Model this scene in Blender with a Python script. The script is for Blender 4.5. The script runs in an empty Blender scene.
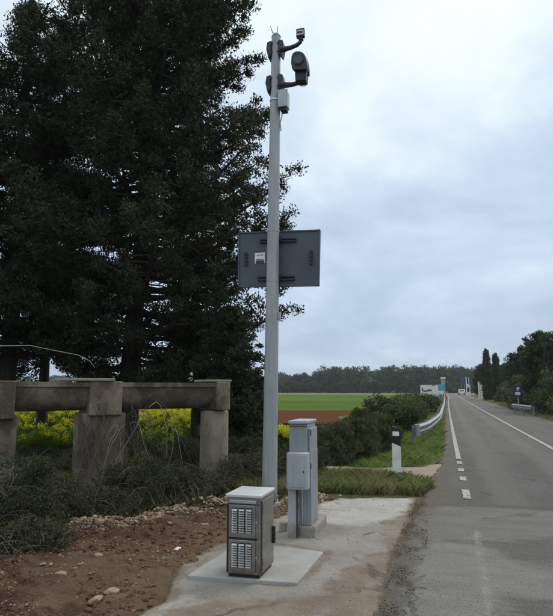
import bpy, bmesh, math, random
import numpy as np
from mathutils import Vector, Matrix
R = math.radians
random.seed(7)
rng = np.random.default_rng(11)
S = bpy.context.scene
C = S.collection

# ------------------------------------------------------------------ camera
CAM_H, F_PX, W_PX, H_PX = 1.65, 590.0, 553.0, 616.0
PITCH, YAW = R(7.817), R(15.352)
cd = bpy.data.cameras.new('camera'); cam = bpy.data.objects.new('camera', cd); C.objects.link(cam)
cam.location = (0, 0, CAM_H); cam.rotation_euler = (R(90) + PITCH, 0, YAW)
cd.sensor_fit = 'HORIZONTAL'; cd.sensor_width = 36.0; cd.lens = 36.0 * F_PX / W_PX
cd.clip_start = 0.05; cd.clip_end = 6000
S.camera = cam

# ------------------------------------------------------------------ sky and sun
SUN_EL, SUN_AZ = R(48), R(30)
w = bpy.data.worlds.new('World'); S.world = w; w.use_nodes = True
nt = w.node_tree; nt.nodes.clear()
def wn(t, **k):
    n = nt.nodes.new(t)
    for a, b in k.items(): setattr(n, a, b)
    return n
L = nt.links.new
out = wn('ShaderNodeOutputWorld'); bg = wn('ShaderNodeBackground'); bg.inputs['Strength'].default_value = 0.1
sky = wn('ShaderNodeTexSky', sky_type='NISHITA', sun_disc=False, sun_elevation=SUN_EL, sun_rotation=SUN_AZ)
tc = wn('ShaderNodeTexCoord'); sx = wn('ShaderNodeSeparateXYZ'); L(tc.outputs['Generated'], sx.inputs[0])
zc = wn('ShaderNodeMath', operation='MAXIMUM'); L(sx.outputs['Z'], zc.inputs[0]); zc.inputs[1].default_value = 0.0
za = wn('ShaderNodeMath', operation='ADD'); L(zc.outputs[0], za.inputs[0]); za.inputs[1].default_value = 0.34
dx = wn('ShaderNodeMath', operation='DIVIDE'); L(sx.outputs['X'], dx.inputs[0]); L(za.outputs[0], dx.inputs[1])
dy = wn('ShaderNodeMath', operation='DIVIDE'); L(sx.outputs['Y'], dy.inputs[0]); L(za.outputs[0], dy.inputs[1])
cb = wn('ShaderNodeCombineXYZ'); L(dx.outputs[0], cb.inputs[0]); L(dy.outputs[0], cb.inputs[1])
n1 = wn('ShaderNodeTexNoise'); n1.inputs['Scale'].default_value = 1.5; n1.inputs['Detail'].default_value = 7; n1.inputs['Roughness'].default_value = 0.56; n1.inputs['Distortion'].default_value = 0.25
L(cb.outputs[0], n1.inputs['Vector'])
# elevation + cloud noise drives one ramp from grey blue bank to bright veil
m1 = wn('ShaderNodeMath', operation='MULTIPLY'); L(zc.outputs[0], m1.inputs[0]); m1.inputs[1].default_value = 1.3
m2 = wn('ShaderNodeMath', operation='MULTIPLY_ADD'); L(n1.outputs['Fac'], m2.inputs[0]); m2.inputs[1].default_value = 2.1; m2.inputs[2].default_value = -0.98
m3 = wn('ShaderNodeMath', operation='ADD', use_clamp=True); L(m1.outputs[0], m3.inputs[0]); L(m2.outputs[0], m3.inputs[1])
rp = wn('ShaderNodeValToRGB'); e = rp.color_ramp.elements
e[0].position = 0.0; e[0].color = (.41, .52, .665, 1)
e[1].position = 1.0; e[1].color = (.93, .985, 1.0, 1)
for p, c in ((.25, (.48, .595, .745, 1)), (.5, (.60, .715, .85, 1)), (.75, (.80, .905, .95, 1))):
    q = e.new(p); q.color = c
L(m3.outputs[0], rp.inputs[0])
sc = wn('ShaderNodeVectorMath', operation='SCALE'); L(rp.outputs[0], sc.inputs[0]); sc.inputs['Scale'].default_value = 10.0
mx = wn('ShaderNodeMix', data_type='RGBA'); mx.inputs['Factor'].default_value = 0.93
L(sky.outputs[0], mx.inputs['A']); L(sc.outputs[0], mx.inputs['B'])
L(mx.outputs['Result'], bg.inputs['Color']); L(bg.outputs[0], out.inputs[0])
sd = bpy.data.lights.new('sun', 'SUN'); sun = bpy.data.objects.new('sun', sd); C.objects.link(sun)
sd.energy = 1.2; sd.angle = R(25); sd.color = (1, .92, .80)
sun.rotation_euler = (R(90) - SUN_EL, 0, R(180) - SUN_AZ); sun.location = (20, 30, 40)
S.view_settings.view_transform = 'Standard'; S.view_settings.look = 'None'
S.view_settings.exposure = 0.15; S.view_settings.gamma = 1.0; S.view_settings.use_curve_mapping = False
S.render.engine = 'CYCLES'
S.cycles.max_bounces = 6; S.cycles.transparent_max_bounces = 4

# ------------------------------------------------------------------ measuring: pixel of the photograph -> place
cyw, syw, cpt, spt = math.cos(YAW), math.sin(YAW), math.cos(PITCH), math.sin(PITCH)
FW = np.array([-syw*cpt, cyw*cpt, spt]); RT = np.array([cyw, syw, 0.0]); UP = np.cross(RT, FW)
def ray(px, py): return FW + RT*(px - W_PX/2)/F_PX - UP*(py - H_PX/2)/F_PX
def gnd(px, py, z=0.0):
    d = ray(px, py); t = (z - CAM_H)/d[2]; return (d[0]*t, d[1]*t, z)
def at(px, py, Y):
    d = ray(px, py); t = Y/d[1]; return (d[0]*t, Y, CAM_H + d[2]*t)

# ------------------------------------------------------------------ helpers
def tag(o, label=None, cat=None, group=None, kind=None):
    if label: o['label'] = label
    if cat: o['category'] = cat
    if group: o['group'] = group
    if kind: o['kind'] = kind
    return o
def empty(name, loc=(0, 0, 0), rz=0.0):
    o = bpy.data.objects.new(name, None); C.objects.link(o); o.location = loc; o.rotation_euler.z = rz
    o.empty_display_size = 0.2
    return o
def link(name, me, m, parent=None, smooth=False, bevel=0.0, loc=None):
    o = bpy.data.objects.new(name, me); C.objects.link(o)
    if m: me.materials.append(m)
    if smooth: me.polygons.foreach_set('use_smooth', [True]*len(me.polygons))
    if parent:
        o.parent = parent
        if loc is None:                                   # vertices were given in world space
            o.matrix_parent_inverse = world_of(parent).inverted()
    if loc is not None: o.location = loc
    if bevel:
        b = o.modifiers.new('bevel', 'BEVEL'); b.width = bevel; b.segments = 2; b.limit_method = 'ANGLE'; b.angle_limit = R(35)
    return o
def world_of(o):
    M = Matrix.LocRotScale(o.location, o.rotation_euler, o.scale)
    return (world_of(o.parent) @ o.matrix_parent_inverse @ M) if o.parent else M
def mesh_np(name, V, Fq):
    """fast mesh from a vertex array and an equal-sized face array"""
    V = np.asarray(V, dtype=np.float32).reshape(-1, 3); Fq = np.asarray(Fq, dtype=np.int32)
    k = Fq.shape[1]; me = bpy.data.meshes.new(name)
    me.vertices.add(len(V)); me.vertices.foreach_set('co', V.ravel())
    me.loops.add(Fq.size); me.loops.foreach_set('vertex_index', Fq.ravel())
    me.polygons.add(len(Fq)); me.polygons.foreach_set('loop_start', np.arange(len(Fq), dtype=np.int32)*k)
    me.polygons.foreach_set('loop_total', np.full(len(Fq), k, dtype=np.int32))
    me.update(calc_edges=True); return me
class MB:
    def __init__(s): s.v, s.f = [], []
    def add(s, v, f):
        o = len(s.v); s.v += [tuple(p) for p in v]; s.f += [tuple(i + o for i in q) for q in f]; return s
    def box(s, x0, x1, y0, y1, z0, z1):
        return s.add([(x0,y0,z0),(x1,y0,z0),(x1,y1,z0),(x0,y1,z0),(x0,y0,z1),(x1,y0,z1),(x1,y1,z1),(x0,y1,z1)],
                     [(0,3,2,1),(4,5,6,7),(0,1,5,4),(1,2,6,5),(2,3,7,6),(3,0,4,7)])
    def obox(s, c, ux, uy, uz):
        """box from its centre and three half-axis vectors"""
        c, ux, uy, uz = map(Vector, (c, ux, uy, uz)); v = []
        for k in (-1, 1):
            for a, b in ((-1,-1),(1,-1),(1,1),(-1,1)): v.append(c + ux*a + uy*b + uz*k)
        return s.add(v, [(0,3,2,1),(4,5,6,7),(0,1,5,4),(1,2,6,5),(2,3,7,6),(3,0,4,7)])
    def tube(s, pts, rad, n=8, cap=True):
        pts = [Vector(p) for p in pts]
        if not hasattr(rad, '__len__'): rad = [rad]*len(pts)
        o = len(s.v); m = len(pts); prev = None
        for i, p in enumerate(pts):
            t = (pts[min(i+1, m-1)] - pts[max(i-1, 0)]).normalized()
            if prev is None: u = t.orthogonal().normalized()
            else:
                u = prev - t*prev.dot(t); u = u.normalized() if u.length > 1e-6 else t.orthogonal().normalized()
            prev = u; b = t.cross(u)
            for k in range(n):
                a = 2*math.pi*k/n; s.v.append(tuple(p + (u*math.cos(a) + b*math.sin(a))*rad[i]))
        for i in range(m-1):
            for k in range(n):
                k2 = (k+1) % n; s.f.append((o+i*n+k, o+i*n+k2, o+(i+1)*n+k2, o+(i+1)*n+k))
        if cap: s.f.append(tuple(o+k for k in reversed(range(n)))); s.f.append(tuple(o+(m-1)*n+k for k in range(n)))
        return s
    def prism(s, outline, a, b):
        """outline: 3D points of a closed loop; swept by vector b from a-offset"""
        n = len(outline); a, b = Vector(a), Vector(b)
        v = [Vector(p) + a for p in outline] + [Vector(p) + b for p in outline]
        f = [tuple(reversed(range(n))), tuple(range(n, 2*n))] + [(k, (k+1) % n, n+(k+1) % n, n+k) for k in range(n)]
        return s.add(v, f)
    def build(s, name, m, parent=None, smooth=False, bevel=0.0, loc=None):
        me = bpy.data.meshes.new(name); me.from_pydata(s.v, [], s.f)
        bm = bmesh.new(); bm.from_mesh(me); bmesh.ops.recalc_face_normals(bm, faces=bm.faces); bm.to_mesh(me); bm.free()
        o = link(name, me, m, parent, smooth, bevel, loc)
        if smooth and hasattr(me, 'set_sharp_from_angle'): me.set_sharp_from_angle(angle=R(50))
        return o
def hash2(ix, iy, seed):
    h = (ix.astype(np.int64)*374761393 + iy.astype(np.int64)*668265263 + seed*1442695041) & 0xFFFFFFFF
    h = ((h ^ (h >> 13))*1274126177) & 0xFFFFFFFF
    return ((h ^ (h >> 16)) & 0xFFFF)/65535.0
def noise2(x, y, seed=0):
    x = np.asarray(x, float); y = np.asarray(y, float)
    ix, iy = np.floor(x), np.floor(y); fx, fy = x-ix, y-iy
    fx = fx*fx*(3-2*fx); fy = fy*fy*(3-2*fy)
    a, b = hash2(ix, iy, seed), hash2(ix+1, iy, seed); c, d = hash2(ix, iy+1, seed), hash2(ix+1, iy+1, seed)
    return (a*(1-fx)+b*fx)*(1-fy) + (c*(1-fx)+d*fx)*fy
def fbm(x, y, seed=0, o=4):
    t = 0; a = .5; s = 0
    for i in range(o):
        t = t + a*noise2(x*2**i, y*2**i, seed+i); s += a; a *= .5
    return t/s                                                     # 0..1
def sdf(x, y, poly):
    """signed distance to a polygon, positive inside"""
    x = np.asarray(x, float); y = np.asarray(y, float); d = np.full(x.shape, 1e9); ins = np.zeros(x.shape, bool)
    n = len(poly)
    for i in range(n):
        ax, ay = poly[i]; bx, by = poly[(i+1) % n]
        ex, ey = bx-ax, by-ay; t = np.clip(((x-ax)*ex+(y-ay)*ey)/(ex*ex+ey*ey), 0, 1)
        d = np.minimum(d, np.hypot(x-ax-ex*t, y-ay-ey*t))
        c = ((ay > y) != (by > y)) & (x < (bx-ax)*(y-ay)/((by-ay) if by != ay else 1e-9)+ax); ins ^= c
    return np.where(ins, d, -d)
def add_attr(me, name, val):
    a = me.attributes.new(name, 'FLOAT', 'POINT'); a.data.foreach_set('value', np.asarray(val, dtype=np.float32).ravel())
def sheet(name, xs, ys, zf, m, parent=None, keep=None, attrs=None):
    X, Y = np.meshgrid(xs, ys); Z = zf(X, Y); V = np.stack([X, Y, Z], -1).reshape(-1, 3)
    nx, ny = len(xs), len(ys); i = np.arange(nx-1); j = np.arange(ny-1); I, J = np.meshgrid(i, j)
    a = (J*nx+I).ravel(); Fq = np.stack([a, a+1, a+nx+1, a+nx], -1)
    av = {k: f(X, Y).ravel() for k, f in (attrs or {}).items()}
    if keep is not None:
        kp = keep(X, Y).ravel(); Fq = Fq[kp[Fq].any(1)]
        used = np.unique(Fq); mp = np.full(len(V), -1); mp[used] = np.arange(len(used)); V = V[used]; Fq = mp[Fq]; av = {k: a_[used] for k, a_ in av.items()}
    me = mesh_np(name, V, Fq)
    for k, a_ in av.items(): add_attr(me, k, a_)
    o = link(name, me, m, parent, smooth=True)
    return tag(o, kind='structure') if parent is None else o

# ------------------------------------------------------------------ materials
def mat(name, stops, scale=3.0, detail=6, rough=.8, bump=0.0, bscale=40.0, metal=0.0, spec=.4, stain=None, sscale=1.0, samt=.5, sthr=.5,
        island=0.0, stretch=(1, 1, 1), fine=None, transl=0.0, coat=0.0, dist=0.0, splash=0.0, streak=0.0):
    """stops: base colours run over a noise; stain: wear of its own shape; fine: (colour, scale, thr) small specks; island: per leaf variation"""
    m = bpy.data.materials.new(name); m.use_nodes = True; t = m.node_tree; N = t.nodes; K = t.links.new
    p = N['Principled BSDF']; p.inputs['Roughness'].default_value = rough; p.inputs['Metallic'].default_value = metal
    p.inputs['Specular IOR Level'].default_value = spec
    if coat: p.inputs['Coat Weight'].default_value = coat
    c = N.new('ShaderNodeTexCoord'); mp = N.new('ShaderNodeMapping'); K(c.outputs['Object'], mp.inputs[0]); mp.inputs['Scale'].default_value = stretch
    n = N.new('ShaderNodeTexNoise'); n.inputs['Scale'].default_value = scale; n.inputs['Detail'].default_value = detail; n.inputs['Distortion'].default_value = dist
    n.inputs['Roughness'].default_value = .6
    K(mp.outputs[0], n.inputs['Vector'])
    r = N.new('ShaderNodeValToRGB'); K(n.outputs['Fac'], r.inputs[0]); el = r.color_ramp.elements
    k = len(stops); el[0].position = .3; el[0].color = (*stops[0], 1); el[1].position = .7; el[1].color = (*stops[-1], 1)
    for i in range(1, k-1): q = el.new(.3 + .4*i/(k-1)); q.color = (*stops[i], 1)
    col = r.outputs[0]
    def mixc(a, b_col, fac):
        x = N.new('ShaderNodeMix'); x.data_type = 'RGBA'; K(a, x.inputs['A']); x.inputs['B'].default_value = (*b_col, 1); K(fac, x.inputs['Factor']); return x.outputs['Result']
    def thresh(sc, thr, soft, amt, det=5, vec=None):
        q = N.new('ShaderNodeTexNoise'); q.inputs['Scale'].default_value = sc; q.inputs['Detail'].default_value = det; q.inputs['Roughness'].default_value = .65
        K(vec or mp.outputs[0], q.inputs['Vector'])
        a = N.new('ShaderNodeMapRange'); K(q.outputs['Fac'], a.inputs[0]); a.inputs[1].default_value = thr-soft; a.inputs[2].default_value = thr+soft; a.inputs[4].default_value = amt
        return a.outputs[0]
    if stain: col = mixc(col, stain, thresh(sscale, sthr, .09, samt))
    if fine: col = mixc(col, fine[0], thresh(fine[1], fine[2], .04, .85, 2))
    if streak:                                            # run-off streaks down the sides
        m2_ = N.new('ShaderNodeMapping'); K(c.outputs['Object'], m2_.inputs[0]); m2_.inputs['Scale'].default_value = (38, 38, 1.1)
        col = mixc(col, tuple(v*.55 for v in stops[0]), thresh(1.0, .58, .10, streak, 4, m2_.outputs[0]))
    if splash:                                            # dirt splashed up from the ground
        sz = N.new('ShaderNodeSeparateXYZ'); K(c.outputs['Object'], sz.inputs[0]); a = N.new('ShaderNodeMapRange'); K(sz.outputs['Z'], a.inputs[0]); a.inputs[1].default_value = splash; a.inputs[2].default_value = .03; a.inputs[3].default_value = -.25; a.inputs[4].default_value = .45
        q = N.new('ShaderNodeTexNoise'); q.inputs['Scale'].default_value = 16; q.inputs['Detail'].default_value = 8; q.inputs['Roughness'].default_value = .7; K(c.outputs['Object'], q.inputs['Vector'])
        ad = N.new('ShaderNodeMath'); K(a.outputs[0], ad.inputs[0]); K(q.outputs['Fac'], ad.inputs[1]); b2 = N.new('ShaderNodeMapRange'); K(ad.outputs[0], b2.inputs[0]); b2.inputs[1].default_value = .5; b2.inputs[2].default_value = .8; b2.inputs[4].default_value = .75
        col = mixc(col, (.20, .15, .105), b2.outputs[0])
    if island:
        g = N.new('ShaderNodeNewGeometry'); a = N.new('ShaderNodeMapRange'); K(g.outputs['Random Per Island'], a.inputs[0])
        a.inputs[3].default_value = 1-island; a.inputs[4].default_value = 1+island
        x = N.new('ShaderNodeVectorMath'); x.operation = 'SCALE'; K(col, x.inputs[0]); K(a.outputs[0], x.inputs['Scale']); col = x.outputs[0]
    K(col, p.inputs['Base Color'])
    if bump:
        b = N.new('ShaderNodeTexNoise'); b.inputs['Scale'].default_value = bscale; b.inputs['Detail'].default_value = 6; b.inputs['Roughness'].default_value = .65; K(mp.outputs[0], b.inputs['Vector'])
        q = N.new('ShaderNodeBump'); q.inputs['Strength'].default_value = 1.0; q.inputs['Distance'].default_value = bump; K(b.outputs['Fac'], q.inputs['Height']); K(q.outputs[0], p.inputs['Normal'])
    if transl:
        tr = N.new('ShaderNodeBsdfTranslucent'); K(col, tr.inputs[0]); ms = N.new('ShaderNodeMixShader'); ms.inputs[0].default_value = transl
        K(p.outputs[0], ms.inputs[1]); K(tr.outputs[0], ms.inputs[2]); K(ms.outputs[0], N['Material Output'].inputs[0])
    m['col'] = 1
    return m
def layered(name, base, layers, bump, bscale, fine=(), rough=.95, crack=None):
    """ground whose own make-up changes over its area (dust, worn asphalt, earth): float attributes say where each make-up lies"""
    m = bpy.data.materials.new(name); m.use_nodes = True; t = m.node_tree; N = t.nodes; K = t.links.new
    p = N['Principled BSDF']; p.inputs['Roughness'].default_value = rough; p.inputs['Specular IOR Level'].default_value = .2
    c = N.new('ShaderNodeTexCoord').outputs['Object']
    def noise(sc, det=6, ro=.65, st=(1, 1, 1)):
        mp = N.new('ShaderNodeMapping'); K(c, mp.inputs[0]); mp.inputs['Scale'].default_value = st
        n = N.new('ShaderNodeTexNoise'); n.inputs['Scale'].default_value = sc; n.inputs['Detail'].default_value = det; n.inputs['Roughness'].default_value = ro; K(mp.outputs[0], n.inputs['Vector']); return n.outputs['Fac']
    def ramp(stops, sc, st):
        r = N.new('ShaderNodeValToRGB'); K(noise(sc, 7, .66, st), r.inputs[0]); el = r.color_ramp.elements
        el[0].position = .3; el[0].color = (*stops[0], 1); el[1].position = .7; el[1].color = (*stops[-1], 1)
        for i in range(1, len(stops)-1): q = el.new(.3+.4*i/(len(stops)-1)); q.color = (*stops[i], 1)
        return r.outputs[0]
    def mix(a, b, f):
        x = N.new('ShaderNodeMix'); x.data_type = 'RGBA'; K(a, x.inputs['A']); K(f, x.inputs['Factor'])
        if isinstance(b, tuple): x.inputs['B'].default_value = (*b, 1)
        else: K(b, x.inputs['B'])
        return x.outputs['Result']
    def mrange(v, lo, hi, amt=1.0):
        a = N.new('ShaderNodeMapRange'); a.interpolation_type = 'SMOOTHSTEP'; K(v, a.inputs[0]); a.inputs[1].default_value = lo; a.inputs[2].default_value = hi; a.inputs[4].default_value = amt; return a.outputs[0]
    col = ramp(*base)
    for attr, stops, sc, st, nsc, amp, amt in layers:
        at_ = N.new('ShaderNodeAttribute'); at_.attribute_name = attr
        ad = N.new('ShaderNodeMath'); ad.operation = 'MULTIPLY_ADD'; K(noise(nsc, 8, .7, st), ad.inputs[0]); ad.inputs[1].default_value = amp*2; ad.inputs[2].default_value = -amp
        su = N.new('ShaderNodeMath'); su.operation = 'ADD'; K(at_.outputs['Fac'], su.inputs[0]); K(ad.outputs[0], su.inputs[1])
        col = mix(col, ramp(stops, sc, st), mrange(su.outputs[0], .30, .70, amt))
    for fc, fs, th, am in fine: col = mix(col, fc, mrange(noise(fs, 2, .5), th-.03, th+.03, am))
    if crack:
        mp = N.new('ShaderNodeMapping'); K(c, mp.inputs[0]); nz = N.new('ShaderNodeTexNoise'); nz.inputs['Scale'].default_value = 2.5; nz.inputs['Detail'].default_value = 5; K(c, nz.inputs['Vector'])
        ws = N.new('ShaderNodeVectorMath'); ws.operation = 'SCALE'; K(nz.outputs['Color'], ws.inputs[0]); ws.inputs['Scale'].default_value = .55
        va = N.new('ShaderNodeVectorMath'); va.operation = 'ADD'; K(c, va.inputs[0]); K(ws.outputs[0], va.inputs[1])
        vo = N.new('ShaderNodeTexVoronoi'); vo.feature = 'DISTANCE_TO_EDGE'; vo.inputs['Scale'].default_value = crack[0]; K(va.outputs[0], vo.inputs['Vector'])
        th = mrange(vo.outputs['Distance'], crack[1]*2, crack[1]*.4, .5); th2 = N.new('ShaderNodeMath'); th2.operation = 'MULTIPLY'; K(th, th2.inputs[0]); K(mrange(noise(.7, 3), .46, .56), th2.inputs[1]); col = mix(col, (.045, .042, .038), th2.outputs[0])
    K(col, p.inputs['Base Color'])
    b = noise(bscale, 8, .7); q = N.new('ShaderNodeBump'); q.inputs['Distance'].default_value = bump; K(b, q.inputs['Height']); K(q.outputs[0], p.inputs['Normal'])
    return m
def leafmat(name, a, b, c, scale=.9, isl=.35, transl=.15, rough=.7):
    return mat(name, [a, b, c], scale=scale, detail=3, rough=rough, island=isl, transl=transl, spec=.25)
M = {}
M['ground'] = mat('undergrowth_soil', [(.022,.019,.012), (.04,.038,.02), (.045,.052,.02)], 1.5, bump=.05, bscale=9, rough=1, spec=.05)
M['asphalt'] = mat('asphalt', [(.105,.10,.095), (.14,.134,.127), (.165,.158,.15)], 1.1, rough=.92, bump=.008, bscale=140, stain=(.085,.081,.077), sscale=.7, samt=.6, sthr=.56, fine=((.27,.255,.24), 120, .63), stretch=(1, .3, 1), spec=.25)
M['paint'] = mat('worn_road_paint', [(.36,.35,.33), (.48,.47,.45), (.54,.53,.51)], 9, rough=.9, stain=(.17,.162,.153), sscale=9, samt=.9, sthr=.53, spec=.2)
M['apron'] = mat('rough_concrete', [(.27,.25,.22), (.36,.335,.305), (.42,.395,.365)], 2.4, rough=.95, bump=.02, bscale=20, stain=(.22,.18,.14), sscale=3, samt=.6, sthr=.55, fine=((.15,.125,.10), 34, .64), spec=.15)
DUST = [(.155,.115,.08), (.22,.17,.125), (.29,.24,.185)]; PALE = [(.36,.35,.325), (.45,.435,.41), (.50,.485,.46)]; EARTH = [(.05,.036,.026), (.09,.066,.047), (.15,.115,.085)]
M['apron_ground'] = layered('apron_concrete', ([(.225,.203,.177), (.295,.272,.244), (.36,.337,.308)], 1.5, (1, 1, 1)),
    [('pale', PALE, 2.2, (1, 1, 1), 2.2, .55, .9), ('dust', DUST, 2.6, (1, 1.0, 1), 3.2, .85, .85), ('earth', EARTH, 5, (1, 1, 1), 5, .7, .9)], .022, 26, (((.14,.115,.09), 40, .66, .7), ((.50,.48,.45), 55, .68, .5)), crack=(.55, .012))
M['road'] = layered('road_asphalt', ([(.105,.10,.094), (.135,.129,.122), (.16,.153,.145)], 1.0, (1.4, .25, 1)),
    [('track', [(.145,.139,.131), (.165,.158,.150), (.185,.178,.17)], 1.4, (1.5, .2, 1), 1.2, .3, .8), ('old', [(.172,.16,.143), (.21,.197,.179), (.248,.234,.215)], 2.0, (.7, 1.5, 1), 2.4, .5, .95), ('pale', [(.205,.192,.174), (.25,.236,.216), (.285,.27,.25)], 2.0, (.7, 1.8, 1), 2.6, .6, .95),
     ('dark', [(.095,.09,.083), (.12,.114,.106), (.145,.138,.129)], 3, (.6, 2, 1), 4.5, .9, .7), ('line', [(.24,.23,.212), (.31,.30,.28), (.36,.35,.33)], 6, (1, .6, 1), 6, .6, .9), ('earth', [(.115,.092,.072), (.15,.125,.10), (.195,.165,.135)], 4, (1, 1, 1), 4.5, .75, .85)], .016, 95, (((.29,.275,.255), 75, .60, .6), ((.05,.046,.042), 60, .61, .6)), crack=(.38, .006))
M['redsoil'] = layered('red_soil', ([(.115,.062,.04), (.185,.104,.066), (.265,.162,.106)], 1.8, (1, 1.4, 1)),
    [('tan', [(.16,.105,.066), (.225,.155,.102), (.30,.225,.155)], 3, (1, 1.4, 1), 3.4, .8, .85), ('dark', [(.05,.028,.018), (.08,.044,.028), (.11,.063,.04)], 3, (1, 1.6, 1), 3.2, .9, .8)], .09, 18, (((.30,.22,.15), 46, .655, .8), ((.035,.02,.013), 30, .66, .7), ((.45,.38,.29), 85, .70, .8)), rough=1)
M['slab'] = mat('smooth_concrete', [(.30,.30,.29), (.35,.35,.34), (.39,.39,.38)], 2.5, rough=.85, bump=.004, bscale=60, stain=(.25,.23,.20), sscale=2.2, samt=.5)
M['track'] = mat('beige_dirt', [(.24,.20,.145), (.32,.27,.20), (.36,.31,.235)], 2.0, rough=.95, bump=.03, bscale=18, stain=(.16,.15,.08), sscale=1.4, samt=.5, sthr=.58)
M['shoulder'] = mat('shoulder_dirt', [(.085,.063,.045), (.13,.10,.072), (.19,.15,.11)], 3.0, rough=.95, bump=.05, bscale=22, fine=((.07,.055,.04), 40, .62))
M['verge'] = mat('grassy_soil', [(.075,.09,.032), (.11,.12,.05), (.17,.145,.085)], 2.5, rough=.95, bump=.05, bscale=22)
M['field'] = mat('green_crop', [(.055,.105,.02), (.08,.14,.028), (.115,.16,.045)], .5, rough=1, spec=.0, bump=.1, bscale=3, stretch=(.4, 1.6, 1), stain=(.17,.20,.08), sscale=.09, samt=.45, sthr=.6)
M['field2'] = mat('pale_green_crop', [(.08,.125,.034), (.10,.145,.042), (.13,.16,.06)], .4, rough=1, spec=0, stretch=(.3, 2, 1))
M['dryfield'] = mat('dry_meadow', [(.13,.145,.062), (.18,.175,.085), (.155,.165,.07)], .3, rough=1, spec=0, stretch=(.5, 2, 1))
M['ploughed'] = mat('ploughed_red_earth', [(.085,.038,.021), (.12,.055,.031), (.155,.075,.043)], .4, rough=1, spec=0, bump=.15, bscale=2, stretch=(.3, 2.5, 1))
M['grit'] = mat('asphalt_crumb', [(.06,.048,.038), (.12,.098,.076), (.2,.168,.135)], 3, rough=1, bump=.01, bscale=60, island=.5, spec=.1)
M['clod'] = mat('earth_clod', [(.075,.038,.023), (.14,.07,.041), (.21,.115,.07)], 3, rough=1, bump=.02, bscale=40, island=.4, spec=.1)
M['crestchip'] = mat('tan_stone', [(.22,.155,.10), (.34,.26,.18), (.44,.36,.26)], 3, rough=1, bump=.02, bscale=30, island=.4, spec=.1)
M['chip'] = mat('earthy_stone', [(.15,.10,.065), (.25,.18,.12), (.36,.29,.21)], 3, rough=1, bump=.02, bscale=30, island=.35, spec=.1)
M['stone'] = mat('limestone', [(.29,.21,.13), (.40,.31,.205), (.47,.39,.28)], 6, rough=.95, bump=.02, bscale=30, stain=(.22,.13,.075), sscale=5, samt=.7, sthr=.52)
M['palecrete'] = mat('beige_round_pier_concrete', [(.27,.215,.155), (.36,.295,.22), (.42,.355,.27)], 2.2, rough=.95, bump=.02, bscale=14, stain=(.13,.10,.07), sscale=2.2, samt=.7, sthr=.53, stretch=(1, 1, .5))
M['oldcrete'] = mat('weathered_concrete', [(.165,.127,.089), (.26,.205,.149), (.345,.283,.21)], 1.8, rough=.95, bump=.025, bscale=16, stain=(.07,.053,.038), sscale=2.2, samt=.85, sthr=.5, stretch=(1, 1, .8), fine=((.38,.32,.24), 60, .69))
M['coverslab'] = mat('lichen_concrete', [(.24,.22,.18), (.33,.30,.25), (.30,.29,.22)], 5, rough=.95, bump=.02, bscale=22)
M['galv'] = mat('galvanised_steel', [(.36,.375,.365), (.42,.435,.425), (.46,.47,.46)], 3, rough=.55, metal=.35, bump=.001, bscale=60, stretch=(1, 1, .3), stain=(.30,.31,.31), sscale=5, samt=.5, splash=.45, streak=.35)
M['rail'] = mat('rail_steel', [(.22,.232,.24), (.28,.292,.30), (.325,.337,.342)], 4, rough=.45, metal=.5, stain=(.30,.29,.27), sscale=3, samt=.5)
M['steel'] = mat('stainless_steel', [(.36,.35,.335), (.42,.41,.395), (.46,.45,.435)], 3, rough=.36, metal=.92, bump=.0006, bscale=90, stretch=(1, 1, 5), stain=(.25,.22,.19), sscale=2.2, samt=.5, splash=.3, streak=.28)
M['louvre'] = mat('skylit_pale_steel', [(.44,.445,.44), (.53,.535,.53), (.58,.585,.58)], 6, rough=.4, metal=.7)  # paler than the cabinet body; sky brightness of the slats is in the colour
M['skylit_lid'] = mat('skylit_steel_lid', [(.66,.68,.69), (.72,.74,.75), (.76,.77,.78)], 2.5, rough=.42, metal=.4, stain=(.58,.59,.58), sscale=4, samt=.5)  # lighter than the body steel: sky reflection on top put into the colour
M['black'] = mat('black_rubber', [(.012,.012,.013), (.02,.02,.021), (.026,.026,.027)], 8, rough=.7)
M['darkplastic'] = mat('dark_housing', [(.028,.030,.040), (.036,.038,.05), (.045,.047,.06)], 5, rough=.5)
M['darkmetal'] = mat('dark_cast_bracket', [(.035,.036,.042), (.05,.052,.058), (.07,.072,.078)], 8, rough=.55, metal=.3)
M['glass'] = mat('lens_glass', [(.03,.028,.05), (.045,.042,.07), (.05,.05,.08)], 3, rough=.12, spec=.7)
M['greypoly'] = mat('grey_polyester', [(.25,.27,.29), (.285,.305,.325), (.31,.33,.35)], 3, rough=.6, stain=(.235,.24,.24), sscale=4, samt=.5, bump=.0012, bscale=60, splash=.3, streak=.28)
M['palepoly'] = mat('pale_grey_plastic', [(.34,.37,.395), (.375,.405,.43), (.40,.43,.455)], 3, rough=.5, stain=(.30,.31,.32), sscale=5, samt=.45, splash=.3, streak=.28)
M['junction'] = mat('light_grey_plastic', [(.44,.46,.47), (.50,.52,.53), (.53,.55,.56)], 5, rough=.5)
M['signback'] = mat('grey_sign_back', [(.075,.095,.118), (.09,.112,.138), (.10,.124,.152)], 2, rough=.55, metal=.1, stain=(.075,.088,.102), sscale=3, samt=.5)
M['signbar'] = mat('dark_bracket', [(.03,.036,.045), (.04,.046,.055), (.05,.056,.065)], 5, rough=.6, metal=.2)
M['white'] = mat('white_plastic', [(.70,.69,.64), (.78,.77,.72), (.82,.81,.77)], 5, rough=.5, stain=(.50,.48,.42), sscale=6, samt=.5, sthr=.58)
M['reflector'] = mat('white_reflector', [(.78,.80,.82), (.84,.86,.88), (.86,.88,.9)], 9, rough=.25)
M['ink'] = mat('dark_print', [(.05,.05,.06), (.07,.07,.08), (.09,.09,.1)], 9, rough=.6)
M['darkblue'] = mat('dull_blue_sign', [(.012,.035,.06), (.016,.045,.075), (.02,.05,.085)], 4, rough=.6)
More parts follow.
